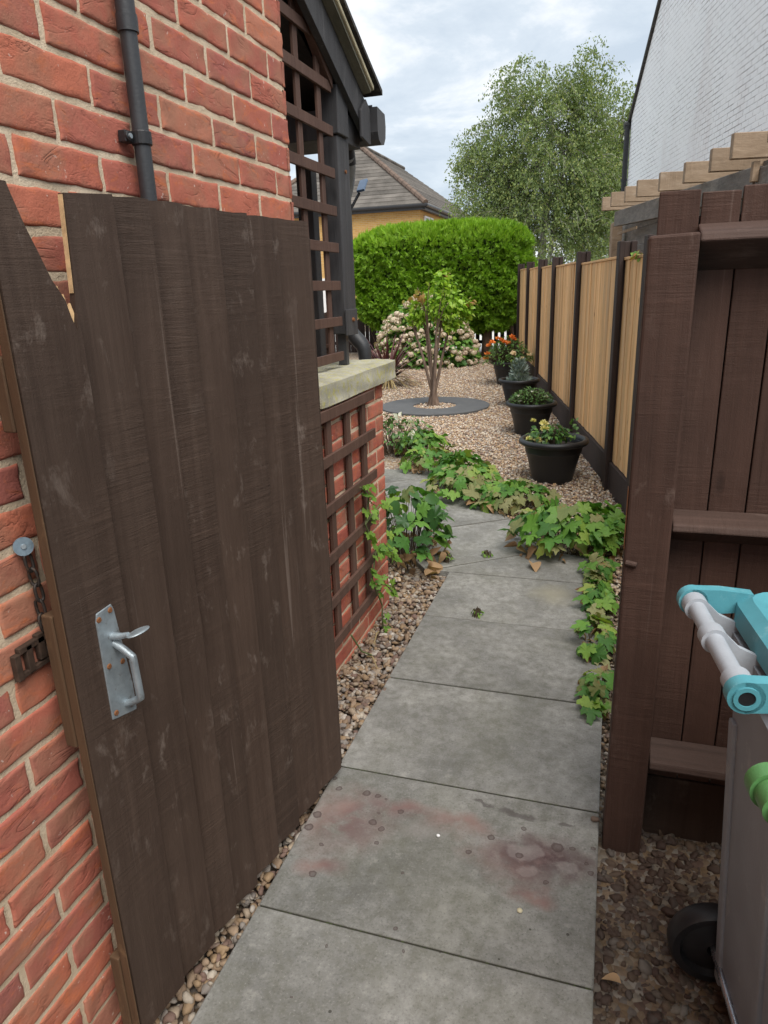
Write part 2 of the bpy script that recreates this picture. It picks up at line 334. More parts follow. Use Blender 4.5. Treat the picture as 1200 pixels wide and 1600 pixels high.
WHITEF = m_plain('white_window_frame', (.75, .75, .75), .5, 0, .05, 5)
SOLAR = m_plain('solar_cell', (.10, .16, .26), .15, .2, .1, 20)
PAVE = m_plain('pale_paving', (.55, .54, .52), .9, 0, .12, 2, .3)

def m_leaf(name, stops, tw=.3, rough=.5, patch=None, pa=.6):
    t = NT(name); v = t.shift(17.)
    col = t.ramp(t.isl, stops)
    n = t.noise(40, 4, .6, v)
    col = t.mix(t.ma('MULTIPLY', t.ramp(n, [(.35, 0.0), (.7, 1.0)]), .35), col, t.mix(1.0, col, (.6, .6, .6), 'MULTIPLY'))
    sp_k = t.noise(160, 3, .6, v); col = t.mix(t.ramp(sp_k, [(.64, 0.0), (.72, .5)]), col, (.12, .075, .03))
    if patch:
        n2 = t.noise(22, 4, .6, v); col = t.mix(t.ramp(n2, [(pa, 0.0), (pa + .08, .8)]), col, patch)
    return t.fin(col, rough, None, spec=.35, trans=t.mix(1.0, col, (1.1, 1.25, .5), 'MULTIPLY'), tw=tw)
LV_HEDGE = m_leaf('conifer_spray', [(0, (.13, .26, .016)), (.5, (.20, .38, .022)), (1, (.29, .48, .035))], .25)
LV_HTOP = m_leaf('conifer_new_growth', [(0, (.22, .42, .025)), (1, (.33, .52, .04))], .35)
HCORE = m_plain('conifer_dark_infill', (.030, .060, .010), .95, 0, .4, 6, .9)  # dark infill colour standing in for the shaded inside of the hedge
LV_BIRCH = m_leaf('birch_leaf', [(0, (.13, .185, .07)), (.5, (.185, .25, .095)), (.85, (.27, .33, .11)), (1, (.34, .35, .12))], .32)
LV_PLANT = m_leaf('lobed_leaf', [(0, (.060, .165, .032)), (.3, (.095, .235, .042)), (.6, (.145, .31, .052)), (.85, (.22, .37, .062)), (1, (.32, .37, .085))], .3, .5, (.26, .23, .06), .66)
LV_PALE = m_leaf('fading_leaf', [(0, (.19, .24, .08)), (.5, (.27, .27, .11)), (1, (.34, .34, .17))], .3, .6, (.30, .18, .07), .6)
LV_DEAD = m_leaf('dead_leaf', [(0, (.26, .15, .08)), (.5, (.38, .24, .13)), (.8, (.46, .31, .18)), (1, (.20, .11, .06))], .2, .8)
LV_DARK = m_leaf('dark_green_leaf', [(0, (.03, .085, .022)), (.6, (.05, .13, .03)), (1, (.085, .17, .04))], .25, .4)
LV_FINE = m_leaf('fine_green_leaf', [(0, (.075, .165, .045)), (.6, (.115, .23, .062)), (1, (.18, .30, .09))], .25)
LV_SILV = m_leaf('silver_leaf', [(0, (.19, .26, .24)), (1, (.37, .44, .41))], .15)
LV_TREE = m_leaf('bright_green_leaf', [(0, (.18, .35, .03)), (.5, (.28, .46, .045)), (1, (.40, .54, .08))], .35, .42)
LV_RED = m_leaf('reddish_young_leaf', [(0, (.30, .22, .05)), (.5, (.36, .17, .06)), (1, (.25, .28, .05))], .35)
LV_PURP = m_leaf('purple_strap_leaf', [(0, (.060, .022, .028)), (.5, (.11, .038, .045)), (1, (.17, .075, .07))], .15, .4)
LV_STRAW = m_leaf('straw_coloured_leaf', [(0, (.30, .22, .10)), (1, (.45, .36, .19))], .2, .7)
LV_YG = m_leaf('lime_green_leaf', [(0, (.11, .24, .03)), (1, (.22, .36, .06))], .35)
def fl(name, a, b): return m_leaf(name, [(0, a), (1, b)], .25, .6)
PINK = fl('pink_cream_petal', (.60, .44, .36), (.76, .67, .53)); YEL = fl('pale_yellow_petal', (.80, .70, .26), (.85, .80, .50)); WHITEP = fl('white_petal', (.75, .75, .70), (.85, .85, .8))
ORANGE = fl('orange_petal', (.75, .18, .03), (.80, .28, .07)); PEACH = fl('peach_petal', (.78, .55, .38), (.85, .72, .55))
def m_bark(name, a, b, band=None):
    t = NT(name); n = t.noise(12, 6, .65, t.map((1, 1, .35)))
    col = t.mix(t.ramp(n, [(.35, 0.0), (.65, 1.0)]), a, b)
    if band:
        bn = t.noise(3, 4, .6, t.map((2, 2, 22))); col = t.mix(t.ramp(bn, [(.52, 0.0), (.60, .8)]), col, band)
    return t.fin(col, .85, t.bump(n, .6, .01), spec=.2)
BARK = m_bark('brown_bark', (.075, .048, .034), (.16, .105, .075)); BARKT = m_bark('grey_brown_bark', (.10, .068, .050), (.22, .16, .125))
BARKB = m_bark('birch_bark', (.20, .19, .17), (.38, .36, .33), (.07, .065, .06)); STEM = m_plain('dark_plant_stem', (.075, .05, .028), .8, 0, .3, 30)
GSTEM = m_plain('green_stem', (.11, .14, .05), .7, 0, .3, 30)

# ------------------------------------------------------------------ mesh helpers
LOC = {}
def mesh_np(name, V, F, mat, parent=None, smooth=False, sharp=None, bevel=0, origin=None):
    V = np.asarray(V, np.float32)
    org = np.array(LOC[parent.name] if parent else (origin if origin is not None else (0, 0, 0)), np.float32)
    V = V - org
    me = bpy.data.meshes.new(name)
    groups = F if isinstance(F, list) and len(F) and isinstance(F[0], np.ndarray) else None
    if groups is None:
        me.from_pydata(V.tolist(), [], [tuple(int(i) for i in f) for f in F])
    else:
        tot = np.concatenate([np.full(len(g), g.shape[1], np.int32) for g in groups])
        idx = np.concatenate([g.ravel() for g in groups]).astype(np.int32)
        me.vertices.add(len(V)); me.vertices.foreach_set('co', V.ravel())
        me.loops.add(len(idx)); me.loops.foreach_set('vertex_index', idx)
        me.polygons.add(len(tot))
        st = np.concatenate([[0], np.cumsum(tot)[:-1]]).astype(np.int32)
        me.polygons.foreach_set('loop_start', st); me.polygons.foreach_set('loop_total', tot)
        me.update(calc_edges=True); me.validate()
    if groups is None:
        import bmesh
        bm = bmesh.new(); bm.from_mesh(me); bmesh.ops.recalc_face_normals(bm, faces=bm.faces); bm.to_mesh(me); bm.free()
    me.materials.append(mat)
    if smooth or sharp is not None:
        me.polygons.foreach_set('use_smooth', np.ones(len(me.polygons), bool))
        if sharp is not None: me.set_sharp_from_angle(angle=R(sharp))
    o = bpy.data.objects.new(name, me); COL.objects.link(o)
    if parent: o.parent = parent; LOC[o.name] = tuple(org)
    else: o.location = tuple(org); LOC[o.name] = tuple(org)
    if bevel:
        b = o.modifiers.new('bevel', 'BEVEL'); b.width = bevel; b.segments = 2; b.limit_method = 'ANGLE'; b.angle_limit = R(40)
    return o
def thing(name, loc, label, cat, group=None):
    o = bpy.data.objects.new(name, None); COL.objects.link(o); o.location = loc; o.empty_display_size = .1
    LOC[o.name] = tuple(loc); return tag(o, label, cat, group)
def tag(o, label, cat, group=None, kind=None):
    if label: o['label'] = label
    if cat: o['category'] = cat
    if group: o['group'] = group
    if kind: o['kind'] = kind
    return o
def struct(o, label=None): o['kind'] = 'structure'; return o
class G:                                   # collects plain geometry
    def __init__(s): s.v = []; s.f = []
    def add(s, V, F):
        n = len(s.v); s.v += [tuple(map(float, p)) for p in V]; s.f += [tuple(i + n for i in f) for f in F]; return s
    def box(s, x0, x1, y0, y1, z0, z1):
        V = [(x, y, z) for x in (x0, x1) for y in (y0, y1) for z in (z0, z1)]
        return s.add(V, [(0, 1, 3, 2), (4, 6, 7, 5), (0, 4, 5, 1), (2, 3, 7, 6), (0, 2, 6, 4), (1, 5, 7, 3)])
    def frame_box(s, o, a, b, c, l0, l1, m0, m1, n0, n1):   # box in frame o + a*l + b*m + c*n
        o, a, b, c = map(np.array, (o, a, b, c))
        V = [o + a * l + b * mm + c * n for l in (l0, l1) for mm in (m0, m1) for n in (n0, n1)]
        return s.add(V, [(0, 1, 3, 2), (4, 6, 7, 5), (0, 4, 5, 1), (2, 3, 7, 6), (0, 2, 6, 4), (1, 5, 7, 3)])
    def hexa(s, P):                        # 8 points: bottom ring then top ring
        return s.add(P, [(3, 2, 1, 0), (4, 5, 6, 7), (0, 1, 5, 4), (1, 2, 6, 5), (2, 3, 7, 6), (3, 0, 4, 7)])
    def prism(s, poly, d):                 # 3-d polygon extruded by vector d
        n = len(poly); P = [np.array(p, float) for p in poly]; Q = [p + np.array(d, float) for p in P]
        return s.add(P + Q, [tuple(range(n))[::-1], tuple(range(n, 2 * n))] + [(i, (i + 1) % n, n + (i + 1) % n, n + i) for i in range(n)])
    def tube(s, pts, r, n=10, cap=True):
        P = [np.array(p, float) for p in pts]; k = len(P); rr = r if hasattr(r, '__len__') else [r] * k
        V = []; up = None
        for i in range(k):
            t = P[min(i + 1, k - 1)] - P[max(i - 1, 0)]; t /= (np.linalg.norm(t) + 1e-9)
            if up is None: up = np.array([0, 0, 1.]) if abs(t[2]) < .9 else np.array([1., 0, 0])
            a = np.cross(t, up); a /= np.linalg.norm(a) + 1e-9; b = np.cross(a, t); up = b
            for j in range(n):
                th = 2 * math.pi * j / n; V.append(P[i] + rr[i] * (math.cos(th) * a + math.sin(th) * b))
        F = [(i * n + j, i * n + (j + 1) % n, (i + 1) * n + (j + 1) % n, (i + 1) * n + j) for i in range(k - 1) for j in range(n)]
        if cap: F += [tuple(range(n))[::-1], tuple(range((k - 1) * n, k * n))]
        return s.add(V, F)
    def lathe(s, prof, c=(0, 0, 0), n=48, closed=False):
        k = len(prof); V = [(c[0] + r * math.cos(2 * math.pi * j / n), c[1] + r * math.sin(2 * math.pi * j / n), c[2] + z) for r, z in prof for j in range(n)]
        F = [(i * n + j, i * n + (j + 1) % n, ((i + 1) % k) * n + (j + 1) % n, ((i + 1) % k) * n + j) for i in range(k if closed else k - 1) for j in range(n)]
        return s.add(V, F)
    def disc(s, c, r, z, n=40, wob=0):
        V = [(c[0], c[1], z)] + [(c[0] + r * math.cos(2 * math.pi * j / n), c[1] + r * math.sin(2 * math.pi * j / n), z) for j in range(n)]
        return s.add(V, [(0, 1 + j, 1 + (j + 1) % n) for j in range(n)])
    def out(s, name, mat, parent=None, **k): return mesh_np(name, s.v, s.f, mat, parent, **k)

def scatter(TV, TFs, pos, Rm, sc):
    """instances of a template mesh as one array mesh"""
    N, mm = len(pos), len(TV)
    sc = np.asarray(sc, float); sc = sc[:, None, None] if sc.ndim == 1 else sc[:, None, :]
    V = np.einsum('nij,nmj->nmi', Rm, TV[None] * sc) + pos[:, None, :]
    off = (np.arange(N) * mm)[:, None, None]
    return V.reshape(-1, 3), [(np.array(tf)[None] + off).reshape(-1, len(tf[0])) for tf in TFs]
def frames(fwd, up):
    f = fwd / (np.linalg.norm(fwd, axis=1, keepdims=True) + 1e-9)
    s = np.cross(up, f); s /= (np.linalg.norm(s, axis=1, keepdims=True) + 1e-9)
    u = np.cross(f, s); return np.stack([f, s, u], axis=2)     # local x = fwd, y = side, z = normal
def rand_unit(n, rng): v = rng.normal(size=(n, 3)); return v / np.linalg.norm(v, axis=1, keepdims=True)

def terr(y): return max(0.0, .016 * (min(y, 16) - 5))

# ------------------------------------------------------------------ ground
ys = [-60, 0, 2.6, 5, 16, 60, 400]; zs = [-.055, -.055, -.05, -.014, .165, .165, .165]
V = [(x, y, z) for y, z in zip(ys, zs) for x in (-200, 200)]
F = [(2 * i, 2 * i + 1, 2 * i + 3, 2 * i + 2) for i in range(len(ys) - 1)]
struct(mesh_np('ground', V, F, GROUND))
V = [(-30, 15.9, .172), (6, 15.9, .172), (6, 24, .172), (-30, 24, .172)]
struct(mesh_np('paving', V, [(0, 1, 2, 3)], PAVE))

# path: straight run of slabs, then slabs turning left
g = G()
edges = [-1.72, -1.12, -.52, .085, .685, 1.28, 1.876, 2.472, 3.078, 3.655]
rs = random.Random(3)
for a, b in zip(edges[:-1], edges[1:]):
    j = rs.uniform(-.0015, .0015)
    g.box(-.812, .052, a + .0034, b - .0034, -.06, j)
g.prism([(-.918, 3.661, -.06), (.045, 3.661, -.06), (.045, 4.02, -.06), (-.295, 4.118, -.06)], (0, 0, .0595))
ang = R(36); ca, sa = math.cos(ang), math.sin(ang)
U = np.array([ca, sa, 0]); Vv = np.array([-sa, ca, 0]); O = np.array([-.925, 3.668, 0])
for k in range(6):
    g.frame_box(O, U, Vv, (0, 0, 1), -.03 - .02 * k, .86, k * .645 + .004, k * .645 + .639, -.06, rs.uniform(-.002, .001))
struct(g.out('path', PATHM, bevel=.004))

MOSS = m_plain('mossy_joint_soil', (.030, .027, .018), .95, 0, .4, 40, .9, (.055, .075, .020), .52)
g = G()
for b in edges[1:-1]: g.box(-.806, .046, b - .0033, b + .0033, -.03, -.0045)
for k in range(1, 6): g.frame_box(O, U, Vv, (0, 0, 1), -.02, .85, k * .645 - .0055, k * .645 + .0035, -.03, -.0045)
g.frame_box(O, U, Vv, (0, 0, 1), .03, .78, -.007, .0035, -.03, -.005)
struct(g.out('path_joints', MOSS))
# ------------------------------------------------------------------ pebbles
def ico(sub):
    import bmesh
    bm = bmesh.new(); bmesh.ops.create_icosphere(bm, subdivisions=sub, radius=1); V = np.array([v.co[:] for v in bm.verts]); F = [tuple(v.index for v in f.verts) for f in bm.faces]; bm.free(); return V, F
IC = {1: ico(1), 2: ico(2)}
def pebbles(name, pts, r0, r1, mat, sub, zfun, label, seed, rise=(.0, .0)):
    rng = np.random.default_rng(seed); N = len(pts)
    TV, TF = IC[sub]
    r = r0 + (r1 - r0) * rng.random(N) ** 2.2
    S = np.stack([r * rng.uniform(.9, 1.5, N), r * rng.uniform(.7, 1.1, N), r * rng.uniform(.45, .8, N)], 1)
    fwd = rand_unit(N, rng); fwd[:, 2] *= .35; up = rand_unit(N, rng) * .45 + np.array([0, 0, 1.])
    Rm = frames(fwd, up)
    z = np.array([zfun(y) for y in pts[:, 1]]) + rng.uniform(*rise, N)
    pos = np.column_stack([pts, z])
    V, F = scatter(TV, [TF], pos, Rm, S)
    ph = np.repeat(rng.uniform(0, 6.28, (N, 3)), len(TV), 0); loc = V - np.repeat(pos, len(TV), 0)
    k = 1 + .16 * np.sin(loc[:, :1] / r0 * 1.9 + ph[:, :1]) + .13 * np.sin(loc[:, 1:2] / r0 * 2.3 + ph[:, 1:2])
    V = np.repeat(pos, len(TV), 0) + loc * k
    o = mesh_np(name, V, F, mat, smooth=True); tag(o, label, None, kind='stuff'); return o
def rect_pts(x0, x1, y0, y1, dens, rng, ok=None):
    n = int((x1 - x0) * (y1 - y0) * dens); p = np.column_stack([rng.uniform(x0, x1, n), rng.uniform(y0, y1, n)])
    if ok is not None: p = p[np.array([ok(a, b) for a, b in p], bool)]
    return p
def on_path2(x, y):
    d = np.array([x, y, 0]) - O; a, b = d @ U, d @ Vv
    if -.14 < a < .87 and -.0 < b < 3.9: return True
    if 3.6 < y < 4.12 and -.95 < x < .06: return True
    return False
fx = lambda y: .14 - .2126 * (y - 5.003)
rg = np.random.default_rng(5)
pebbles('edge_gravel', rect_pts(-1.06, -.80, .55, 3.62, 5200, rg), .0075, .017, PEBL, 2, lambda y: -.028, 'loose brown and cream pebbles between the gate wall and the path', 1, (-.012, .016))
pebbles('bin_gravel', rect_pts(.058, 1.0, .45, 1.9, 6500, rg), .0030, .0165, PEBD, 2, lambda y: -.055, 'dirty mixed pebbles on the earth round the grey bin', 2, (-.010, .006))
pebbles('fence_gravel', rect_pts(.05, .75, 1.9, 4.95, 3200, rg, lambda x, y: x < fx(y) + .1), .006, .013, PEBL, 1, lambda y: -.04 + (.03 * max(0, y - 2.6) / 2.4), 'pebbles between the path and the right hand fence', 3, (-.005, .012))
ok4 = lambda x, y: (x < fx(y) + .02) and not on_path2(x, y) and not (-1.06 < x < .055 and y < 3.66) and not ((x + 2.19) ** 2 + (y - 9.02) ** 2 < .70 ** 2 and (x + 2.19) ** 2 + (y - 9.02) ** 2 > .30 ** 2)
p = np.vstack([rect_pts(-2.9, .3, 3.4, 6.2, 2600, rg, ok4), rect_pts(-3.6, 0, 6.2, 9.5, 2300, rg, ok4), rect_pts(-4.6, -.6, 9.5, 15.0, 1300, rg, ok4)])
pebbles('garden_gravel', p, .0075, .0155, PEBG, 1, lambda y: terr(y) - .006, 'cream and tan gravel covering the garden', 4, (-.004, .008))

# ------------------------------------------------------------------ brickwork as real bricks
def brick_face(O, u, n, length, z0, z1, half0, seed, nx=12, nz=5, course=.0755, zoff=1.831, amp=1.0):
    """stretcher bond; O = corner, u = horizontal axis leaving the corner, n = outward normal"""
    rng = np.random.default_rng(seed); O, u, n = map(lambda a: np.array(a, float), (O, u, n)); Z = np.array([0, 0, 1.])
    Vs = []; Fs = []; base = 0
    k0 = int(math.floor((z0 - zoff) / course)); k1 = int(math.ceil((z1 - zoff) / course))
    nx += 4; nz += 4; S = np.concatenate([[0, .010, .03], np.linspace(.08, .92, nx - 5), [.97, .99, 1]]); T = np.concatenate([[0, .030, .09], np.linspace(.17, .83, nz - 5), [.91, .97, 1]]); SS, TT = np.meshgrid(S, T, indexing='ij')
    quad = np.array([(i * (nz + 1) + j, (i + 1) * (nz + 1) + j, (i + 1) * (nz + 1) + j + 1, i * (nz + 1) + j + 1) for i in range(nx) for j in range(nz)])
    per = [i * (nz + 1) for i in range(nx + 1)] + [nx * (nz + 1) + j for j in range(1, nz + 1)] + [i * (nz + 1) + nz for i in range(nx - 1, -1, -1)] + [j for j in range(nz - 1, 0, -1)]
    for k in range(k0, k1):
        za, zb = zoff + k * course + .0062, zoff + (k + 1) * course - .0062
        if zb > z1 + .001 or za < z0 - .04: continue
        a = 0.0; first = True
        while a < length - .02:
            w = .1075 if (first and (k + half0) % 2) else .2225
            first = False; b = min(a + w, length)
            ja, jb = rng.uniform(-.002, .002, 2); dza, dzb = rng.uniform(-.0016, .0016, 2)
            A = a + (.0 if a == 0 else .0062 + ja); B = b - (.0062 + jb if b < length else 0)
            uu = A + SS * (B - A); zz = za + dza + TT * (zb + dzb - za - dza)
            tilt = rng.uniform(-.0012, .0012); d = rng.uniform(-.002, .0015) + tilt * (SS - .5) * 2
            for _ in range(7):
                fx_, fz_ = rng.uniform(-90, 90), rng.uniform(-150, 150); d = d + .00034 * amp * np.sin(uu * fx_ + zz * fz_ + rng.uniform(0, 6.3))
            ed = np.minimum(np.minimum(uu - A, B - uu), np.minimum(zz - zz.min(), zz.max() - zz))
            d = d - .0030 * np.exp(-ed / .0016)
            uj = uu + .0009 * np.sin(zz * 95 + rng.uniform(0, 6)) + .0009 * np.sin(zz * 240 + rng.uniform(0, 6))
            zj = zz + .0008 * np.sin(uu * 46 + rng.uniform(0, 6)) + .0007 * np.sin(uu * 130 + rng.uniform(0, 6))
            P = O + uj[..., None] * u + d[..., None] * n; P[..., 2] = zj
            P = P.reshape(-1, 3); ring = P[per] - n * .016
            m_ = len(P); q = len(per)
            Vs += [P, ring]
            Fs.append(quad + base); Fs.append(np.array([(per[i], m_ + i, m_ + (i + 1) % q, per[(i + 1) % q]) for i in range(q)]) + base)
            base += m_ + q; a = b
    return np.vstack(Vs), [np.vstack(Fs)]

WX = -.965; WY = 2.155
house = thing('brick_house', (WX, WY, 0), 'red brick house wall filling the left side, with cream mortar joints, behind the open gate', 'house')
V, F = brick_face((WX, WY, 0), (0, -1, 0), (1, 0, 0), 3.9, -.1, 3.3, 1, 21)
V2, F2 = brick_face((WX, WY, 0), (-1, 0, 0), (0, 1, 0), 1.6, -.1, 3.3, 0, 22, nx=6, nz=3)
wall = mesh_np('wall', np.vstack([V, V2]), [np.vstack([F[0][:, ::-1], F2[0] + len(V)])], BRICK, house, smooth=True, sharp=50)
g = G(); g.box(-7, WX - .0036, -6, WY - .0036, -.1, 5.0); g.out('mortar', MORTAR, house)
g = G(); g.prism([(WX + .35, -6.3, 4.9), (WX + .35, -6.3, 5.0), (-4, -6.3, 7.2), (-7.4, -6.3, 5.0), (-7.4, -6.3, 4.9), (-4, -6.3, 7.05)], (0, 8.8, 0)); g.out('roof', DTILE, house)

pipe = thing('wall_pipe', (-.938, 1.37, 1.9), 'thin dark grey waste pipe running down the brick wall behind the gate', 'pipe')
g = G(); g.tube([(-.937, 1.362, 4.0), (-.937, 1.364, 2.06)], .0185, 20); g.tube([(-.937, 1.364, 2.075), (-.937, 1.364, 1.2)], .0165, 20)
g.tube([(-.937, 1.364, 2.055), (-.937, 1.364, 2.085)], .0205, 20); g.out('tube', CONDUIT, pipe, sharp=40)
g = G(); g.tube([(-.937, 1.364, 1.856), (-.937, 1.364, 1.882)], .0205, 20); g.box(-.962, -.944, 1.322, 1.35, 1.858, 1.88); g.tube([(-.946, 1.331, 1.869), (-.940, 1.331, 1.869)], .010, 14)
pc = g.out('pipe_clip', BLKPL, pipe, bevel=.002); g = G(); g.tube([(-.940, 1.331, 1.869), (-.937, 1.331, 1.869)], .005, 10); g.out('screw', STEEL, pc)

# ------------------------------------------------------------------ gate
ga = np.array([-.809, 1.82, 0]); gd = np.array([-.0931, -.9957, 0]); gn = np.array([.9957, -.0931, 0]); GZ = np.array([0, 0, 1.])
gate = thing('wooden_gate', tuple(ga), 'dark brown boarded gate standing open against the brick wall, its top corner broken', 'gate')
ge = [-.015, .142, .272, .388, .500, .600, .692]
rs = random.Random(8)
V = []; Fq = []
def board(poly_s0, poly_s1, z0, z1, t0, t1, ns=5, nz=46, top=None):
    global V, Fq
    b = len(V)
    wob = rs.uniform(0, 6)
    for side in (1, 0):
        for i in range(ns + 1):
            for j in range(nz + 1):
                f = i / ns; z = z0 + (z1 - z0) * j / nz
                e = .0012 * math.sin(z * 5 + wob) + .0005 * math.sin(z * 31 + wob * 2)
                s_ = poly_s0 + (poly_s1 - poly_s0) * f + e; s_ += .0015 if i == 0 else 0
                t = (t0 + (t1 - t0) * f) if side else 0.0
                if side:
                    t += .0006 * math.sin(z * 17 + i) - (.003 if i in (0, ns) and t > .012 else 0)
                zz = z if j < nz else z + .0012 * math.sin(s_ * 60 + wob)
                P = ga + gd * s_ + gn * t; V.append((P[0], P[1], zz))
    A = lambda i, j: b + i * (nz + 1) + j
    B = lambda i, j: b + (ns + 1) * (nz + 1) + i * (nz + 1) + j
    for i in range(ns):
        for j in range(nz):
            Fq.append((A(i, j), A(i, j + 1), A(i + 1, j + 1), A(i + 1, j))); Fq.append((B(i, j), B(i + 1, j), B(i + 1, j + 1), B(i, j + 1)))
        Fq.append((A(i, nz), B(i, nz), B(i + 1, nz), A(i + 1, nz))); Fq.append((A(i, 0), A(i + 1, 0), B(i + 1, 0), B(i, 0)))
    for j in range(nz):
        Fq.append((A(0, j), B(0, j), B(0, j + 1), A(0, j + 1))); Fq.append((A(ns, j), A(ns, j + 1), B(ns, j + 1), B(ns, j)))
for k in range(6):
    board(ge[k], ge[k + 1] + (.004 if k < 5 else 0), .032 + rs.uniform(-.004, .004), 1.736 + rs.uniform(-.001, .001), .029, .0070)
gb = mesh_np('boards', V, Fq, GATE, gate, sharp=40)
# the board beside the notch and the wide outer board with its broken top
def gp_(s, z, t): return tuple(ga + gd * s + gn * t + np.array([0, 0, z]))
g = G()
def slab_board(outline, t0, t1, smin, smax):
    front = [gp_(s, z, t0 + (t1 - t0) * (s - smin) / (smax - smin)) for s, z in outline]; back = [gp_(s, z, 0) for s, z in outline]
    n = len(outline); b = len(g.v); g.v += front + back
    g.f.append(tuple(range(b, b + n))); g.f.append(tuple(range(b + n, b + 2 * n))[::-1])
    for i in range(n): g.f.append((b + i, b + n + i, b + n + (i + 1) % n, b + (i + 1) % n))
slab_board([(.6935, .03), (.815, .03), (.813, .8), (.810, 1.4), (.807, 1.520), (.799, 1.572), (.797, 1.60), (.790, 1.729), (.6935, 1.735)], .026, .010, .692, .815)
slab_board([(.811, .032), (.943, .03), (.946, .8), (.944, 1.735), (.905, 1.733), (.902, 1.722), (.885, 1.672), (.868, 1.632), (.852, 1.592), (.842, 1.577), (.832, 1.560), (.826, 1.535), (.818, 1.512), (.812, 1.540), (.8085, 1.5), (.8085, .8)], .024, .018, .811, .945)
mesh_np('broken_boards', g.v, g.f, GATE, gate)
g = G()
g.prism([gp_(.840, 1.575, .016), gp_(.832, 1.560, .016), gp_(.826, 1.535, .017), gp_(.819, 1.511, .017), gp_(.8125, 1.540, .017), gp_(.8125, 1.556, .012), gp_(.8165, 1.549, .010), gp_(.8205, 1.571, .008), gp_(.8235, 1.558, .008), gp_(.8285, 1.584, .006), gp_(.833, 1.571, .006)], tuple(-gn * .005))
tag(g.out('splintered_wood', RAWE, gate), 'pale raw splintered wood in the broken notch', None)
g = G(); g.hexa([gp_(.8000, 1.572, .001), gp_(.8000, 1.572, .0105), gp_(.8008, 1.572, .0105), gp_(.8008, 1.572, .001), gp_(.7905, 1.727, .001), gp_(.7905, 1.727, .0105), gp_(.7918, 1.727, .0105), gp_(.7918, 1.727, .001)]); tag(g.out('raw_edge', RAWE, gate), 'pale raw edge where the board snapped', None)
g = G(); g.frame_box(ga, gd, gn, GZ, .9465, .9495, -.004, .0165, .03, 1.72); g.out('edge_batten', GATE_EDGE, gate, bevel=.002)
for za, zb, lab in ((.765, 1.035, 'middle'), (.045, .245, 'low'), (1.36, 1.48, 'top')):
    g = G(); g.frame_box(ga, gd, gn, GZ, .03, .952, -.032, -.006, za, zb); g.out('ledge', GATE_EDGE, gate, bevel=.003)
g = G(); g.frame_box(ga, gd, gn, GZ, -.048, -.018, -.02, .012, .02, 1.70); g.frame_box(ga, gd, gn, GZ, -.062, -.050, -.03, -.004, .02, 1.69); g.out('hanging_stile', GATE, gate, bevel=.003)
# latch
def gpt(s, t, z): return tuple(ga + gd * s + gn * t + np.array([0, 0, z]))
g = G(); g.prism([gpt(.884, .0185, .790), gpt(.822, .0185, .776), gpt(.817, .0185, .80), gpt(.838, .0185, 1.004), gpt(.843, .0185, 1.017), gpt(.880, .0185, 1.012), gpt(.884, .0185, .995)], tuple(gn * .005))
plate = g.out('latch_plate', STEEL, gate, bevel=.0015)
tag(plate, 'galvanised latch plate with rusty screws', None)
g = G(); hp = []
for k in range(25):
    f = k / 24; z = .938 - f * .135; b = math.sin(math.pi * f); t = .022 + .040 * min(1, b * 2.0) ** .8
    hp.append(gpt(.850 - .006 * f, t, z))
g.tube(hp, [.0075] * 25, 14); g.out('handle', STEEL, plate, sharp=40)
g = G(); g.tube([gpt(.852, .022, .953), gpt(.850, .045, .957), gpt(.849, .060, .962)], [.008, .006, .005], 12)
tv = []
for i in range(9):
    th = math.pi * i / 8
    for j in range(16):
        ph = 2 * math.pi * j / 16; P = np.array(gpt(.836, .072, .963)) + gd * (-.026 * math.cos(th)) + gn * (.017 * math.sin(th) * math.cos(ph)) + GZ * (.0045 * math.sin(th) * math.sin(ph) + .004 * math.sin(th) * math.cos(ph)); tv.append(P)
g.add(tv, [(i * 16 + j, i * 16 + (j + 1) % 16, (i + 1) * 16 + (j + 1) % 16, (i + 1) * 16 + j) for i in range(8) for j in range(16)])
g.out('thumb_lever', STEEL, plate, sharp=50)
for s_, z in ((.877, .999), (.848, 1.006), (.872, .900), (.838, .893), (.874, .80), (.832, .795)):
    g = G(); g.tube([gpt(s_, .023, z), gpt(s_, .0255, z)], [.0062, .0045], 12); g.out('screw', RUST, plate)

# chain, washer and slotted keep on the brick wall
ch = thing('retaining_chain', (-.95, .895, 1.153), 'short dark steel chain hanging from a round zinc washer on the brick wall', 'chain')
g = G(); g.tube([(-.964, .893, 1.156), (-.950, .889, 1.157)], .005, 12); g.tube([(-.9512, .8895, 1.157), (-.9486, .8878, 1.1576)], [.0165, .0165], 28); w = g.out('washer', BLUEST, ch, sharp=40)
g = G(); g.tube([(-.9486, .8878, 1.1576), (-.9455, .8858, 1.158)], [.005, .0042], 8); g.out('bolt_head', STEEL, w)
ctr = [(.893, 1.126), (.897, 1.096), (.899, 1.066), (.898, 1.036), (.900, 1.006), (.903, .976), (.906, .946), (.909, .916), (.912, .886)]
for k, (yy, z) in enumerate(ctr):
    g = G(); pts = []
    for q in range(25):
        a = 2 * math.pi * q / 24; lx = .0075 * math.sin(a); lz = (.011 + .0065 * abs(math.cos(a))) * (1 if math.cos(a) > 0 else -1) if abs(math.cos(a)) > .02 else 0
        lz = .0175 * math.copysign(abs(math.cos(a)) ** .6, math.cos(a))
        pts.append((-.949 + (lx if k % 2 else .003 * math.sin(k)), yy + (.2 * lx if k % 2 else lx) - .10 * lz, z + lz))
    g.tube(pts, .0029, 8, cap=False); g.out('link', CHAINM, ch, smooth=True)
kp = thing('latch_keep', (-.955, .86, .957), 'small rusty slotted metal keep fixed to the brick wall by the gate edge', 'latch keep')
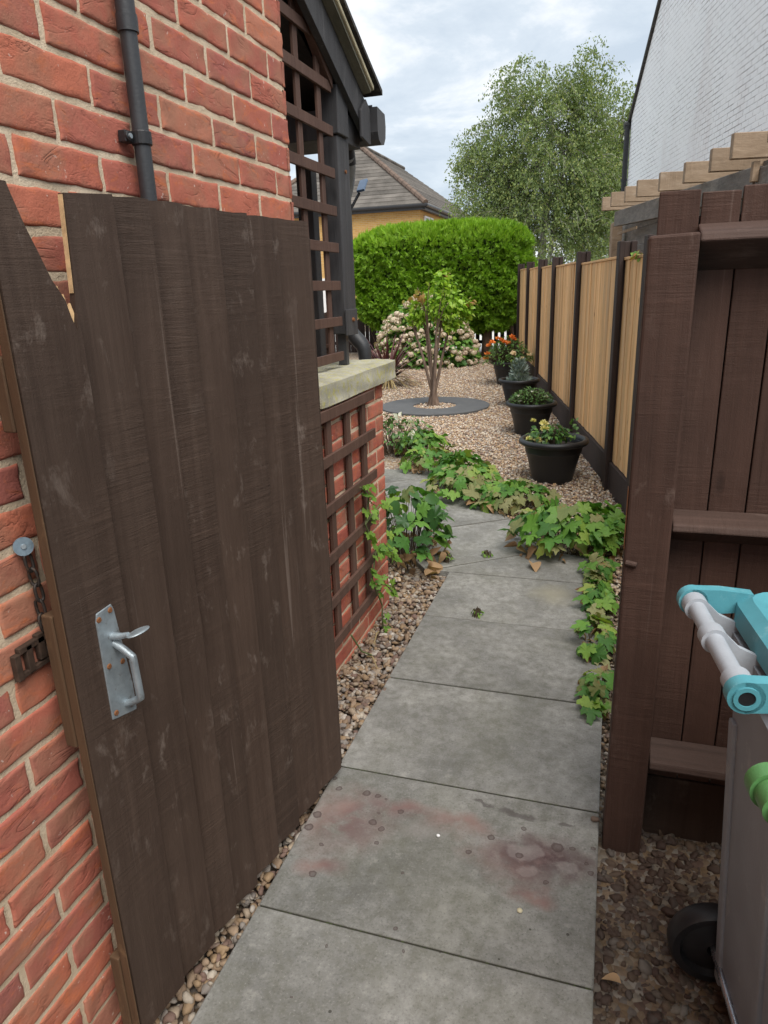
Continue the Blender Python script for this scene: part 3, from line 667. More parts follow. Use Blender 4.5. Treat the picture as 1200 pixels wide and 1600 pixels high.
g = G(); g.box(-.963, -.951, .825, .838, .925, .975); g.box(-.963, -.951, .852, .866, .93, .982); g.box(-.963, -.951, .880, .896, .94, .99); g.box(-.963, -.951, .838, .905, .972, .984); g.box(-.963, -.953, .838, .90, .926, .936); g.out('keep_plate', KEEP, kp, bevel=.0015)

# ------------------------------------------------------------------ low wall with coping
PX = -1.035
lw = thing('low_brick_wall', (PX, 3.2, 0), 'waist high red brick wall with a lichened concrete coping, beside the path past the gate', 'wall')
V, F = brick_face((PX, 3.2, 0), (0, -1, 0), (1, 0, 0), .96, -.1, 1.14, 0, 31, nx=8, nz=4, zoff=1.137, amp=.7)
V2, F2 = brick_face((PX, 3.2, 0), (-1, 0, 0), (0, 1, 0), .34, -.1, 1.14, 1, 32, nx=6, nz=3, zoff=1.137, amp=.7)
mesh_np('brickwork', np.vstack([V, V2]), [np.vstack([F[0][:, ::-1], F2[0] + len(V)])], BRICK2, lw, smooth=True, sharp=50)
g = G(); g.box(PX - .33, PX - .0036, 2.20, 3.1964, -.1, 1.138); g.out('mortar', MORTAR, lw)
g = G(); nx_, ny_ = 10, 22
cx0, cx1, cy0, cy1 = -1.40, -1.0, 2.375, 3.335

def rough_slab(name, x0, x1, y0, y1, z0, z1, mat, par, n=(14, 30, 5), amp=.0035, seed=1):
    import bmesh
    bm = bmesh.new(); bmesh.ops.create_cube(bm, size=1); bmesh.ops.subdivide_edges(bm, edges=bm.edges[:], cuts=15, use_grid_fill=True)
    rs_ = np.random.default_rng(seed); V = np.array([v.co[:] for v in bm.verts]); F = [tuple(v.index for v in f.verts) for f in bm.faces]; bm.free()
    L_ = np.array([x1 - x0, y1 - y0, z1 - z0]); W_ = (V + .5) * L_ + np.array([x0, y0, z0]); nrm_ = np.where(np.abs(V) > .4999, np.sign(V), 0)
    d_ = sum(np.sin(W_ @ rs_.normal(0, 38, 3) + rs_.uniform(0, 6)) for _ in range(8)) * amp * .35
    cnt = np.abs(nrm_).sum(1); W_ = W_ + nrm_ * d_[:, None] - nrm_ * np.where(cnt > 1, .006, 0)[:, None]
    return mesh_np(name, W_, F, mat, par, smooth=True, sharp=50)
cop = rough_slab('coping', cx0, cx1, cy0, cy1, 1.142, 1.236, COPING, lw)
g = G(); g.box(-1.36, -1.04, 2.18, 2.37, 1.142, 1.236); g.out('coping', COPING, lw, bevel=.008)

# trellis panels
tl = thing('trellis', (-1.012, 2.65, .1), 'brown square trellis fixed to the face of the low brick wall', 'trellis')
for y in (2.455, 2.665, 2.862):
    g = G(); g.box(-1.026, -1.012, y - .022, y + .022, .14, 1.125); g.out('upright', TREL, tl, bevel=.002)
for z in (1.117, .943, .753, .553, .366, .183):
    g = G(); g.box(-1.0115, -.998, 2.25, 2.972, z - .021, z + .021); g.out('rail', TREL, tl, bevel=.002)
_mesh_np = mesh_np
def mesh_np(name, V, F, mat, parent=None, **k):
    if NEAR[0]: V = np.array([0, 0, CAM_H]) + .92 * (np.asarray(V, float) - np.array([0, 0, CAM_H]))
    return _mesh_np(name, V, F, mat, parent, **k)
NEAR = [True]
tu = thing('trellis', (-1.15, 2.85, 1.265), 'tall brown trellis standing on the stone coping between the house corner and the black post', 'trellis')
for y, zt in ((2.70, 2.72), (2.915, 2.66), (3.135, 2.50)):
    g = G(); g.box(-1.264, -1.251, y - .022, y + .022, 1.24, zt); g.out('upright', TREL, tu, bevel=.002)
for z in (2.57, 2.41, 2.237, 2.067, 1.909, 1.752, 1.586, 1.424, 1.262):
    g = G(); g.box(-1.2505, -1.237, 2.5, 3.246 if z < 2.5 else 3.05, z - .021, z + .021); g.out('rail', TREL, tu, bevel=.002)
g = G(); g.hexa([(-1.265, 2.80, 2.735), (-1.23, 2.80, 2.735), (-1.23, 3.25, 2.405), (-1.265, 3.25, 2.405), (-1.265, 2.80, 2.775), (-1.23, 2.80, 2.775), (-1.23, 3.25, 2.445), (-1.265, 3.25, 2.445)]); g.out('sloping_rail', TREL, tu, bevel=.002)

NEAR[0] = False
# ------------------------------------------------------------------ lean-to porch beyond the house corner
po = thing('timber_porch', (-1.27, 3.36, 1.236), 'black painted timber porch with a sloping tiled roof and grey bargeboard at the house end', 'porch')
sl_ = .5
def zl(y): return 2.235 + (3.27 - y) * sl_           # lower edge of the bargeboard
y0_, y1_ = 2.17, 3.318
g = G(); g.hexa([(-1.13, y0_, zl(y0_)), (-1.10, y0_, zl(y0_)), (-1.10, y1_, zl(y1_)), (-1.13, y1_, zl(y1_)), (-1.13, y0_, zl(y0_) + .135), (-1.10, y0_, zl(y0_) + .135), (-1.10, y1_, zl(y1_) + .135), (-1.13, y1_, zl(y1_) + .135)]); g.out('bargeboard', BLACKW, po, bevel=.002)
g = G(); g.prism([(-1.098, 3.20, 2.195), (-1.098, 3.30, 2.180), (-1.098, 3.322, 2.185), (-1.098, 3.322, 2.325), (-1.098, 3.27, 2.355), (-1.098, 3.20, 2.30)], (.012, 0, 0)); g.out('eaves_box_end', BLACKW, po, bevel=.003)
g = G(); g.hexa([(-1.10, y0_, zl(y0_) + .137), (-1.062, y0_, zl(y0_) + .143), (-1.062, 3.27, zl(3.27) + .143), (-1.10, 3.27, zl(3.27) + .137), (-1.10, y0_, zl(y0_) + .152), (-1.062, y0_, zl(y0_) + .156), (-1.062, 3.27, zl(3.27) + .156), (-1.10, 3.27, zl(3.27) + .152)]); g.out('soffit', SOFF, po)
g = G(); g.hexa([(-1.075, y0_, zl(y0_) + .158), (-1.052, y0_, zl(y0_) + .158), (-1.052, 3.285, zl(3.285) + .158), (-1.075, 3.285, zl(3.285) + .158), (-1.075, y0_, zl(y0_) + .178), (-1.052, y0_, zl(y0_) + .178), (-1.052, 3.285, zl(3.285) + .178), (-1.075, 3.285, zl(3.285) + .178)]); g.out('verge_mortar', CREAM, po, bevel=.004)
g = G(); y = 3.36; rs = random.Random(5)
while y > 2.1:
    for xx in np.arange(-3.6, -1.0, .165):
        b = zl(y) + .190 + rs.uniform(-.003, .003); x1 = min(xx + .163, -1.046 + rs.uniform(-.004, .010))
        ya, yb = y, y - .33
        za, zb = b + .014, zl(yb) + .178 + .006
        g.hexa([(xx, yb, zb), (x1, yb, zb), (x1, ya, za - .014), (xx, ya, za - .014), (xx, yb, zb + .014), (x1, yb, zb + .014), (x1, ya, za + .006), (xx, ya, za + .006)])
    y -= .25
g.out('roof', DTILE, po)
g = G(); g.hexa([(-3.6, y0_, zl(y0_) + .07), (-1.21, y0_, zl(y0_) + .07), (-1.21, 3.32, zl(3.32) + .07), (-3.6, 3.32, zl(3.32) + .07), (-3.6, y0_, zl(y0_) + .12), (-1.21, y0_, zl(y0_) + .12), (-1.21, 3.32, zl(3.32) + .12), (-3.6, 3.32, zl(3.32) + .12)]); g.out('ceiling_lining', BLACKW, po)
g = G(); g.box(-3.6, -1.14, 3.04, 3.322, 2.168, 2.28); g.out('beam', BLACKW, po, bevel=.003)
NEAR[0] = True
g = G(); g.box(-1.305, -1.235, 3.285, 3.435, 1.36, 2.23); g.out('post', BLACKW, po, bevel=.004)
g = G(); g.box(-1.305, -1.222, 3.275, 3.41, 2.235, 2.43); g.out('post_block', BLACKW, po, bevel=.004)
g = G(); g.box(-1.234, -1.226, 3.272, 3.43, 1.352, 1.475); pl_ = g.out('post_plate', BLACKW, po, bevel=.002)
for (yy, zz) in ((3.36, 1.425),):
    g = G(); g.tube([(-1.226, yy, zz), (-1.216, yy, zz)], [.011, .008], 8); g.out('bolt', RUST, pl_)
g = G(); g.tube([(-1.234, 3.37, 2.09), (-1.228, 3.37, 2.09)], .008, 10); g.out('bolt', RUST, po)
NEAR[0] = False
g = G(); g.box(-1.19, -1.15, 3.05, 3.08, 1.238, 1.38); g.out('post_shoe', CONDUIT, po)
g = G(); g.box(-1.50, -1.42, 3.40, 3.47, 0, 2.16); g.out('post', BLACKW, po, bevel=.004)
g = G(); g.box(-3.5, -3.4, 3.36, 3.44, 0, 2.16); g.out('post', BLACKW, po, bevel=.004)
# gutter: half round channel with a rounded stop end
g = G(); prof = [(a_ - .118, b_) for a_, b_ in [(3.445, 2.335), (3.445, 2.235), (3.46, 2.205), (3.495, 2.19), (3.535, 2.195), (3.56, 2.225), (3.568, 2.275), (3.558, 2.325)]]
g.prism([(-1.055, a, b) for a, b in prof], (-.022, 0, 0))
inner = [(a + (.006 if a < 3.5 else -.006), b + (.006 if b < 2.3 else 0)) for a, b in prof]
for (a, b), (c, d) in zip(prof[:-1], prof[1:]): g.hexa([(-3.6, a, b), (-1.077, a, b), (-1.077, c, d), (-3.6, c, d), (-3.6, a + .001, b + .008), (-1.077, a + .001, b + .008), (-1.077, c + .001, d + .008), (-3.6, c + .001, d + .008)])
g.out('gutter', GUTT, po, bevel=.006)
dp = thing('downpipe', (-1.30, 3.53, 0), 'dark grey rainwater downpipe with a bleached top bend, fixed beside the black porch post', 'downpipe')
g = G(); g.tube([(-1.235, 3.395, 2.22), (-1.24, 3.43, 2.13)], .038, 20); g.out('outlet', BLKPL, dp, sharp=40)
g = G(); g.tube([(-1.238, 3.41, 2.16), (-1.245, 3.44, 2.12), (-1.272, 3.50, 2.07), (-1.288, 3.52, 2.035), (-1.30, 3.52, 2.0)], [.037, .037, .035, .034, .034], 20); g.out('top_bend', GREYPIPE, dp, sharp=40)
g = G(); g.tube([(-1.30, 3.52, 2.01), (-1.30, 3.52, 1.36)], .033, 20); g.out('tube', CONDUIT, dp, sharp=40)
g = G(); g.tube([(-1.30, 3.52, 1.43), (-1.30, 3.52, 1.375), (-1.288, 3.52, 1.345), (-1.262, 3.52, 1.315), (-1.240, 3.52, 1.290), (-1.228, 3.52, 1.262), (-1.226, 3.52, 1.22), (-1.226, 3.52, .02)], [.037, .037, .037, .039, .037, .037, .034, .033], 20); g.out('lower_bend', CONDUIT, dp, sharp=40)
slm = thing('solar_light', (-1.235, 3.56, 2.0), 'small tilted solar panel light fixed by the top of the downpipe', 'solar light')
g = G(); g.frame_box((-1.225, 3.58, 2.055), (.94, -.1, .12), (.2, .55, -.81), (-.1, .83, .54), -.022, .022, -.006, .006, -.055, .055); bd = g.out('panel', SOLAR, slm, bevel=.002)
g = G(); g.tube([(-1.235, 3.56, 2.02), (-1.27, 3.53, 1.95)], .007, 10); g.out('bracket', BLKPL, slm)

# ------------------------------------------------------------------ gate post, close-boarded fence
gp = thing('gate_post', (.117, 1.83, -.05), 'thick square brown timber gate post standing at the right edge of the path', 'post')
g = G(); g.hexa([(.064, 1.782, -.2), (.170, 1.782, -.2), (.170, 1.880, -.2), (.064, 1.880, -.2), (.065, 1.782, 1.655), (.173, 1.782, 1.659), (.173, 1.880, 1.66), (.065, 1.880, 1.656)]); g.out('post', BROWN, gp, bevel=.006)
g = G(); g.tube([(.070, 1.781, .868), (.096, 1.774, .866)], .0075, 10); g.out('peg', BROWNX, gp)
g = G(); g.box(.062, .0635, 1.79, 1.83, .9, 1.06); g.out('strike_plate', RUST, gp)
fb = thing('board_fence', (.6, 1.9, -.05), 'reddish brown close board fence running right from the gate post, with three rails', 'fence')
g = G(); x = .086; rs = random.Random(12)
while x < 2.9:
    w = rs.uniform(.082, .105); zt = 1.752 + rs.uniform(-.006, .005) + (.003)
    g.frame_box((x, 1.887, 0), (1, 0, 0), (0, 1, 0), (0, 0, 1), 0, w - .0035, rs.uniform(-.001, .003), .018, .16, zt); x += w
g.out('boards', BROWN, fb, bevel=.0025)
for (za, zm, zb), nm in (((1.682, 1.634, 1.578), 0), ((.990, .955, .903), 0), ((.292, .24, .180), 0)):
    g = G(); x0 = .1745
    g.prism([(x0, 1.8855, za), (x0, 1.80, (za + zb) / 2 + .028), (x0, 1.792, (za + zb) / 2 + .01), (x0, 1.8855, zb)], (2.7, 0, 0)); g.out('rail', BROWNX, fb, bevel=.004)
g = G(); g.box(.10, 2.9, 1.9085, 1.916, .16, 1.70); g.out('added_gap_backing', CONCP, fb)  # added dark sheet behind the boards, stops light showing through their gaps
g = G(); y = 1.80  # unseen return run of boards, added to keep light off lower gate and bins
while y > -3.2: g.box(1.40, 1.418, y - .097, y, -.06, 1.752 + rs.uniform(-.006, .005)); y -= .1
g.out('boards', BROWN, fb, bevel=.0025)
g = G(); g.box(.15, 2.9, 1.8875, 1.912, -.06, .155); g.out('gravel_board', GATE, fb, bevel=.003)
# ------------------------------------------------------------------ long panel fence
FD = np.array([-.2079, .978, 0]); FD /= np.linalg.norm(FD); FN = np.array([FD[1], -FD[0], 0]); F0 = np.array([.14, 5.003, 0])
pf = thing('panel_fence', (-.62, 8.6, 0), 'tan panel fence with dark brown posts behind the row of black pots', 'fence')
sp_ = [-1.95, -.16, .60, 2.38, 4.16, 5.62, 7.28, 8.98]
ZZ = np.array([0, 0, 1.])
sf = lambda s: terr(5.003 + s * .978)
rs = random.Random(2)
for k, s_ in enumerate(sp_):
    g = G(); top = 1.822 + .012 * s_ + rs.uniform(-.006, .006) if s_ > -.5 else 1.80
    hw = .047
    g.frame_box(F0, FD, FN, ZZ, s_ - hw, s_ + hw, -.012, .022, -.1, top); g.frame_box(F0, FD, FN, ZZ, s_ - .022, s_ + .022, .022, .07, -.1, top - .004); g.frame_box(F0, FD, FN, ZZ, s_ - hw, s_ + hw, .07, .11, -.1, top - .002)
    g.out('post', CONCP, pf, bevel=.006)
for k in range(len(sp_) - 1):
    a, b = sp_[k] + .024, sp_[k + 1] - .024
    mid = (a + b) / 2; z0 = sf(mid) + .225 + .005 * mid; zt = 1.700 + .0135 * max(0, mid)
    g = G(); s_ = a
    while s_ < b - .02:
        w = min(rs.uniform(.070, .098), b - s_); g.frame_box(F0, FD, FN, ZZ, s_, s_ + w - .003, .031 + rs.uniform(0, .009), .052, z0, zt); s_ += w
    pn = g.out('panel', PANEL, pf, bevel=.003)
    g = G(); g.frame_box(F0, FD, FN, ZZ, a, b, .026, .066, zt + .001, zt + .020); g.out('capping', PANEL, pn, bevel=.003)
    g = G(); g.frame_box(F0, FD, FN, ZZ, a, b, .014, .060, -.08, z0 - .003); g.out('gravel_board', CONCP, pf, bevel=.004)

# ------------------------------------------------------------------ timber shelter behind the fence
ts = thing('timber_shelter', tuple(F0 + FN * .5 + np.array([0, 0, 0])), 'rough open timber shelter with pale stepped rafter ends, rising above the brown fence', 'shelter')
for s_, z in ((-1.6, 2.283), (-1.1, 2.283), (-.62, 2.283), (-.20, 2.280), (.31, 2.286), (.85, 2.303), (1.43, 2.330), (1.88, 2.339), (2.44, 2.360), (2.95, 2.373)):
    g = G(); g.frame_box(F0, FD, FN, ZZ, s_ + .0, s_ + .045, .30 + rs.uniform(-.02, .02), 3.6, z - .125, z); g.out('rafter', RAWW, ts, bevel=.004)
for a, b, dz in ((-2.4, -.56, -.015), (-.52, 1.35, 0), (1.35, 3.0, .0)):
    g = G(); za, zb = 2.146 + .03 * a + dz, 2.146 + .03 * b + dz
    o_ = .44
    def pp(s, t, z): return tuple(F0 + FD * s + FN * t + ZZ * z)
    g.hexa([pp(a, o_, za - .15), pp(a, o_ + .05, za - .15), pp(b, o_ + .05, zb - .14), pp(b, o_, zb - .14), pp(a, o_, za), pp(a, o_ + .05, za), pp(b, o_ + .05, zb), pp(b, o_, zb)]); g.out('beam', GREYW, ts, bevel=.004)
g = G(); g.frame_box(F0, FD, FN, ZZ, -.60, -.565, .405, .439, 2.045, 2.145); g.out('joint_block', RAWW, ts, bevel=.003)
for s_ in (3.2, .2, -1.8):
    g = G(); g.frame_box(F0, FD, FN, ZZ, s_ - .06, s_ + .06, .46, .56, -.1, 2.14); g.out('post', RAWW if s_ > 2 else GREYW, ts, bevel=.004)
g = G()
for z in np.arange(.1, 2.08, .15): g.frame_box(F0, FD, FN, ZZ, -2.2, 3.9, .60 + rs.uniform(0, .01), .625, z, z + .146)
g.out('boarding', GREYW, ts)
g = G(); g.frame_box(F0, FD, FN, ZZ, -2.2, 2.38, 3.4, 3.45, 0, 2.2); g.out('back_wall', GREYW, ts)
g = G(); g.frame_box(F0, FD, FN, ZZ, 2.3, 3.1, .50, .51, 2.02, 2.045); g.out('batten', RAWW, ts)

# ------------------------------------------------------------------ wheelie bins
def wheelie_bin(M, ub, lidm, label, gz=-.05, hm=None):
    ub = np.array([ub[0], ub[1], 0]); ub /= np.linalg.norm(ub); wb = np.array([ub[1], -ub[0], 0]); O_ = np.array([M[0], M[1], 0]); Zb = np.array([0, 0, 1.])
    q = lambda u_, w_, z_: tuple(O_ + ub * u_ + wb * w_ + Zb * z_)
    b = thing('wheelie_bin', (M[0], M[1], gz), label, 'wheelie bin', 'wheelie bins')
    def ring(z, hu, w0, w1, r=.03, n=5):
        P = []
        for (cu, cw, a0) in ((hu - r, w1 - r, 0), (-hu + r, w1 - r, 90), (-hu + r, w0 + r, 180), (hu - r, w0 + r, 270)):
            for k in range(n):
                a = R(a0 + 90 * k / (n - 1)); P.append(q(cu + r * math.cos(a), cw + r * math.sin(a), z))
        return P
    g = G(); rings = [ring(.0, .148, .137, .455), ring(.25, .155, .120, .475), ring(.62, .164, .098, .505), ring(.835, .170, .086, .52), ring(.836, .182, .074, .535), ring(.89, .184, .072, .537), ring(.89, .165, .09, .515), ring(.3, .15, .13, .47)]
    n = len(rings[0]); V = [p for r_ in rings for p in r_]
    F = [(i * n + j, i * n + (j + 1) % n, (i + 1) * n + (j + 1) % n, (i + 1) * n + j) for i in range(len(rings) - 1) for j in range(n)]
    F += [tuple(range(n))[::-1], tuple(range((len(rings) - 1) * n, len(rings) * n))]
    body = mesh_np('body', V, F, BINGREY, b, sharp=35)
    g = G()
    for u_ in (-.12, .12): g.hexa([q(u_ - .016, .128, .0), q(u_ + .016, .128, .0), q(u_ + .016, .15, .0), q(u_ - .016, .15, .0), q(u_ - .016, .084, .70), q(u_ + .016, .084, .70), q(u_ + .016, .105, .70), q(u_ - .016, .105, .70)])
    g.out('back_rib', BINGREY, b, bevel=.006)
    # handle bar with three collars and webs
    g = G(); g.tube([q(-.160, 0, .94), q(.160, 0, .94)], .0165, 20); hb = g.out('handle', hm or BINLT, b, sharp=40)
    for u_ in (-.145, .012, .145):
        g = G(); g.tube([q(u_ - .016, 0, .94), q(u_ + .016, 0, .94)], .0235, 20)
        g.prism([q(u_ - .006, .012, .958), q(u_ - .006, .045, .925), q(u_ - .006, .088, .905), q(u_ - .006, .088, .80), q(u_ - .006, .03, .90), q(u_ - .006, -.004, .922)], tuple(ub * .012))
        g.out('bracket', hm or BINLT, hb, sharp=35)
    # lid
    lid = None; g = G()
    lr = [ring(.905, .19, .075, .55, .045), ring(.945, .192, .078, .552, .045), ring(.962, .180, .10, .535, .05), ring(.955, .160, .125, .51, .045), ring(.975, .145, .17, .48, .04)]
    V = [p for r_ in lr for p in r_]; F = [(i * n + j, i * n + (j + 1) % n, (i + 1) * n + (j + 1) % n, (i + 1) * n + j) for i in range(len(lr) - 1) for j in range(n)] + [tuple(range(n))[::-1], tuple(range((len(lr) - 1) * n, len(lr) * n))]
    lid = mesh_np('lid', V, F, lidm, b, sharp=30)
    for sgn in (-1, 1):
        a0, a1 = (.163, .187) if sgn > 0 else (-.187, -.163)
        g = G(); g.tube([q(a0, 0, .94), q(a1, 0, .94)], .028, 24)
        g.prism([q(a0, -.004, .967), q(a0, .05, .968), q(a0, .11, .962), q(a0, .13, .925), q(a0, .06, .918), q(a0, .0, .913)], tuple(ub * (a1 - a0)))
        arm = g.out('hinge_arm', lidm, lid, sharp=35)
        g = G(); e_ = a1 + .001 if sgn > 0 else a0 - .001
        g.lathe([(.013, 0), (.013, .004), (.020, .004), (.020, 0)], n=20, closed=True)
        Vr = [tuple(np.array(q(e_, 0, .94)) + ub * (sgn * (p[2] - .001)) + wb * p[0] + Zb * p[1]) for p in g.v]; mesh_np('hinge_ring', Vr, g.f, lidm, lid, sharp=40)
        g = G(); g.tube([q(e_ - .0005 * sgn, 0, .94), q(e_ + .0008 * sgn, 0, .94)], .0128, 20); g.out('hinge_socket', BLKPL, lid)
    g = G(); g.tube([q(-.215, .13, .05), q(.215, .13, .05)], .0095, 14); g.out('axle', CHROME, b, sharp=40)
    for sgn in (-1, 1):
        g = G(); c = .178 * sgn
        prof = [(.018, -.024), (.05, -.02), (.07, -.012), (.078, -.026), (.094, -.026), (.1, -.016), (.1, .016), (.094, .026), (.078, .026), (.07, .012), (.05, .02), (.018, .024)]
        k = len(prof); nn = 40; V = [q(c + h_, .13 + r_ * math.cos(2 * math.pi * j / nn), .05 + r_ * math.sin(2 * math.pi * j / nn)) for r_, h_ in prof for j in range(nn)]
        F = [(i * nn + j, i * nn + (j + 1) % nn, ((i + 1) % k) * nn + (j + 1) % nn, ((i + 1) % k) * nn + j) for i in range(k) for j in range(nn)]
        mesh_np('wheel', V, F, BLKPL, b, sharp=35)
    return b
wheelie_bin((.209, 1.244), (-.123, .992), TEAL, 'grey wheelie bin with a teal lid and pale grey handle bar')
wheelie_bin((.249, .676), (-.123, .992), GREENPL, 'green lidded wheelie bin, only its lid hinge showing at the right edge of the photo', hm=GREENPL)

# ------------------------------------------------------------------ leaf templates
def palmate(seed, droop=.35, fold=.12):
    rs = random.Random(seed); B = []
    lob = [(0, 1.0, 36), (56, .80, 32), (-56, .80, 32), (112, .56, 30), (-112, .56, 30)]
    N = 34
    for i in range(N):
        a = -150 + 300 * i / (N - 1); r = .46
        for c, h, w in lob:
            d = abs(a - c) / w
            if d < 1: r = max(r, .46 + (h - .46) * (1 - d) ** .8)
        r *= (1.0 + (.10 if i % 2 else -.06)) * rs.uniform(.95, 1.05)
        B.append((r * math.cos(R(a)), r * math.sin(R(a))))
    P = [(.02, 0), (.35, 0)] + B
    V = np.array([(x, y, -droop * (x * x + y * y) * .8 + fold * abs(y) + .045 * math.sin(9 * x + 7 * y + seed) + .03 * math.sin(17 * y + seed)) for x, y in P])
    F = [(1, 2 + i, 3 + i) for i in range(N - 1)] + [(0, 2, 1), (0, 1, 1 + N)]
    return V, F
def ovate(w=.35, droop=.3, fold=.15, n=6):
    L_ = []; R_ = []; M_ = []
    for i in range(n + 1):
        f = i / n; ww = w * math.sin(math.pi * f ** .8) ** .9 if 0 < i < n else 0.0
        z = -droop * f * f; M_.append((f, 0, z)); L_.append((f, ww, z + fold * ww)); R_.append((f, -ww, z + fold * ww))
    V = np.array(M_ + L_[1:-1] + R_[1:-1]); F = []
    l = lambda i: i if i in (0, n) else n + i
    r = lambda i: i if i in (0, n) else 2 * n - 1 + i
    for i in range(n):
        A = [i, i + 1, l(i + 1), l(i)]; F.append(tuple(dict.fromkeys(A)) if len(set(A)) == 4 else None); 
        if F[-1] is None: F.pop(); t = list(dict.fromkeys(A)); F.append((t[0], t[1], t[2], t[2]))
        A = [i, r(i), r(i + 1), i + 1]; t = list(dict.fromkeys(A)); F.append(tuple(t) if len(t) == 4 else (t[0], t[1], t[2], t[2]))
    T = [];
    for f in F:
        T.append((f[0], f[1], f[2]))
        if f[3] != f[2]: T.append((f[0], f[2], f[3]))
    return V, T
PALM = [palmate(1), palmate(2, .55, .05), palmate(3, .2, .25), palmate(4, .8, .18)]; OV = ovate(); OVN = ovate(.16, .25, .1, 5); OVC = ovate(.42, 1.1, .5)
DIA = (np.array([(0, 0, 0), (.5, .28, .04), (1, 0, -.1), (.5, -.28, .04)]), [(0, 1, 2), (0, 2, 3)])

def leaf_obj(name, T, pos, fwd, up, sc, mat, parent):
    if len(pos) == 0: return None
    V, F = scatter(T[0], [T[1]], pos, frames(fwd, up), sc); return mesh_np(name, V, F, mat, parent)
def stems_obj(name, A, B, r, mat, parent, bend=.0):
    g = G()
    for a, b in zip(A, B):
        a = np.array(a, float); b = np.array(b, float); mid = (a * .45 + b * .55) + np.array([0, 0, bend]); g.tube([a, mid, b], [r, r * .8, r * .55], 4, cap=False)
    return g.out(name, mat, parent)

def clump(name, label, cat, c, rx, ry, h, n, size, seed, mats=((LV_PLANT, .8), (LV_PALE, .2)), dead=10, group=None, temps=None, droop=(.15, .75), stem=True, flat=.5, ok=None):
    rng = np.random.default_rng(seed); c = np.array(c, float); root = thing(name, tuple(c), label, cat, group)
    temps = temps or PALM
    a = rng.uniform(0, 2 * math.pi, n); r = np.sqrt(rng.random(n)); z = h * (1 - flat * r ** 2) * (1 - .55 * rng.random(n) ** 1.6)
    pos = np.column_stack([c[0] + rx * r * np.cos(a), c[1] + ry * r * np.sin(a), c[2] + z])
    if ok is not None:
        kk = np.array([ok(*p) for p in pos], bool); pos, a, r = pos[kk], a[kk], r[kk]; n = len(pos)
    fwd = np.column_stack([np.cos(a), np.sin(a), -rng.uniform(*droop, n)]) + rng.normal(0, .45, (n, 3)); up = np.array([0, 0, 1.]) + rng.normal(0, .30, (n, 3)) + .25 * np.column_stack([np.cos(a), np.sin(a), 0 * a])
    sc = size * rng.uniform(.55, 1.15, n)
    sel = rng.random(n); lo = 0
    for mi, (mt, fr) in enumerate(mats):
        k = (sel >= lo) & (sel < lo + fr); lo += fr
        ti = rng.integers(0, len(temps), n)
        Vs, Fs, off = [], [], 0
        for t in range(len(temps)):
            kk = k & (ti == t)
            if not kk.any(): continue
            V, F = scatter(temps[t][0], [temps[t][1]], pos[kk], frames(fwd[kk], up[kk]), sc[kk]); Vs.append(V); Fs.append(F[0] + off); off += len(V)
        if Vs:
            o = mesh_np('foliage' if mi == 0 else 'fading_leaves', np.vstack(Vs), [np.vstack(Fs)], mt, root)
    if stem:
        base = np.column_stack([c[0] + (pos[:, 0] - c[0]) * .35 + rng.normal(0, .012, n), c[1] + (pos[:, 1] - c[1]) * .35 + rng.normal(0, .012, n), np.full(n, c[2] - .01)])
        kk = rng.random(n) < .7
        stems_obj('stems', base[kk], pos[kk], .0022, STEM, root, .03)
    if dead:
        a = rng.uniform(0, 6.28, dead); r = np.sqrt(rng.uniform(.15, 1.1, dead))
        p = np.column_stack([c[0] + rx * r * np.cos(a), c[1] + ry * r * np.sin(a), c[2] + rng.uniform(.006, .3 * h + .01, dead)])
        if ok is not None: p = p[np.array([ok(*q_) for q_ in p], bool)]
        leaf_obj('dead_leaves', OVC, p, rand_unit(len(p), rng) * np.array([1, 1, .4]), np.array([0, 0, 1.]) + rng.normal(0, .5, (len(p), 3)), size * rng.uniform(.35, .75, len(p)), LV_DEAD, root)
    return root
GP = 'leafy plants spilling over the path edges'
notwall = lambda x, y, z: not (x < -1.02 and y < 3.22)
clump('leafy_plant', 'tall clump of fresh green lobed leaves at the path edge left of the gate post', 'plant', (-.20, 4.16, -.01), .37, .23, .33, 92, .10, 41, ((LV_PLANT, .92), (LV_PALE, .08)), 44, GP)
clump('leafy_plant', 'small green lobed plant between the gate post and the biggest clump by the gravel board', 'plant', (.045, 4.26, -.01), .15, .22, .28, 34, .095, 42, ((LV_PLANT, .95), (LV_PALE, .05)), 8, GP)
clump('leafy_plant', 'farthest of three low leafy plants creeping along the path edge by the gate post', 'plant', (.012, 3.42, -.005), .07, .22, .10, 30, .066, 43, ((LV_PLANT, .9), (LV_PALE, .1)), 22, GP)
clump('leafy_plant', 'middle of three low leafy plants creeping along the path edge by the gate post', 'plant', (.012, 2.98, -.005), .08, .2, .11, 34, .066, 44, ((LV_PLANT, .8), (LV_PALE, .2)), 20, GP)
clump('leafy_plant', 'nearest of three low leafy plants creeping along the path edge by the gate post', 'plant', (.028, 2.58, -.01), .055, .2, .10, 24, .066, 45, ((LV_PLANT, .75), (LV_PALE, .25)), 18, GP)
clump('leafy_plant', 'scrappy low plant between the tall green clump and the creeping leaves by the post', 'plant', (.0, 3.80, -.005), .07, .16, .12, 30, .07, 53, ((LV_PLANT, .7), (LV_PALE, .3)), 16, GP)
clump('leafy_plant', 'drooping yellow green leaved plant in front of the nearest black pot', 'plant', (-.62, 4.98, -.01), .30, .24, .20, 100, .085, 46, ((LV_PLANT, .6), (LV_PALE, .4)), 34, GP)
clump('leafy_plant', 'wilting green plant with brown withered leaves where the path starts to bend', 'plant', (-1.02, 5.2, -.0), .30, .30, .24, 130, .088, 47, ((LV_PLANT, .7), (LV_PALE, .3)), 30, GP)
clump('leafy_plant', 'flat topped green plant at the far side of the bend, behind the wilting one', 'plant', (-1.14, 5.62, .0), .25, .25, .25, 90, .085, 48, ((LV_PLANT, .85), (LV_PALE, .15)), 14, GP)
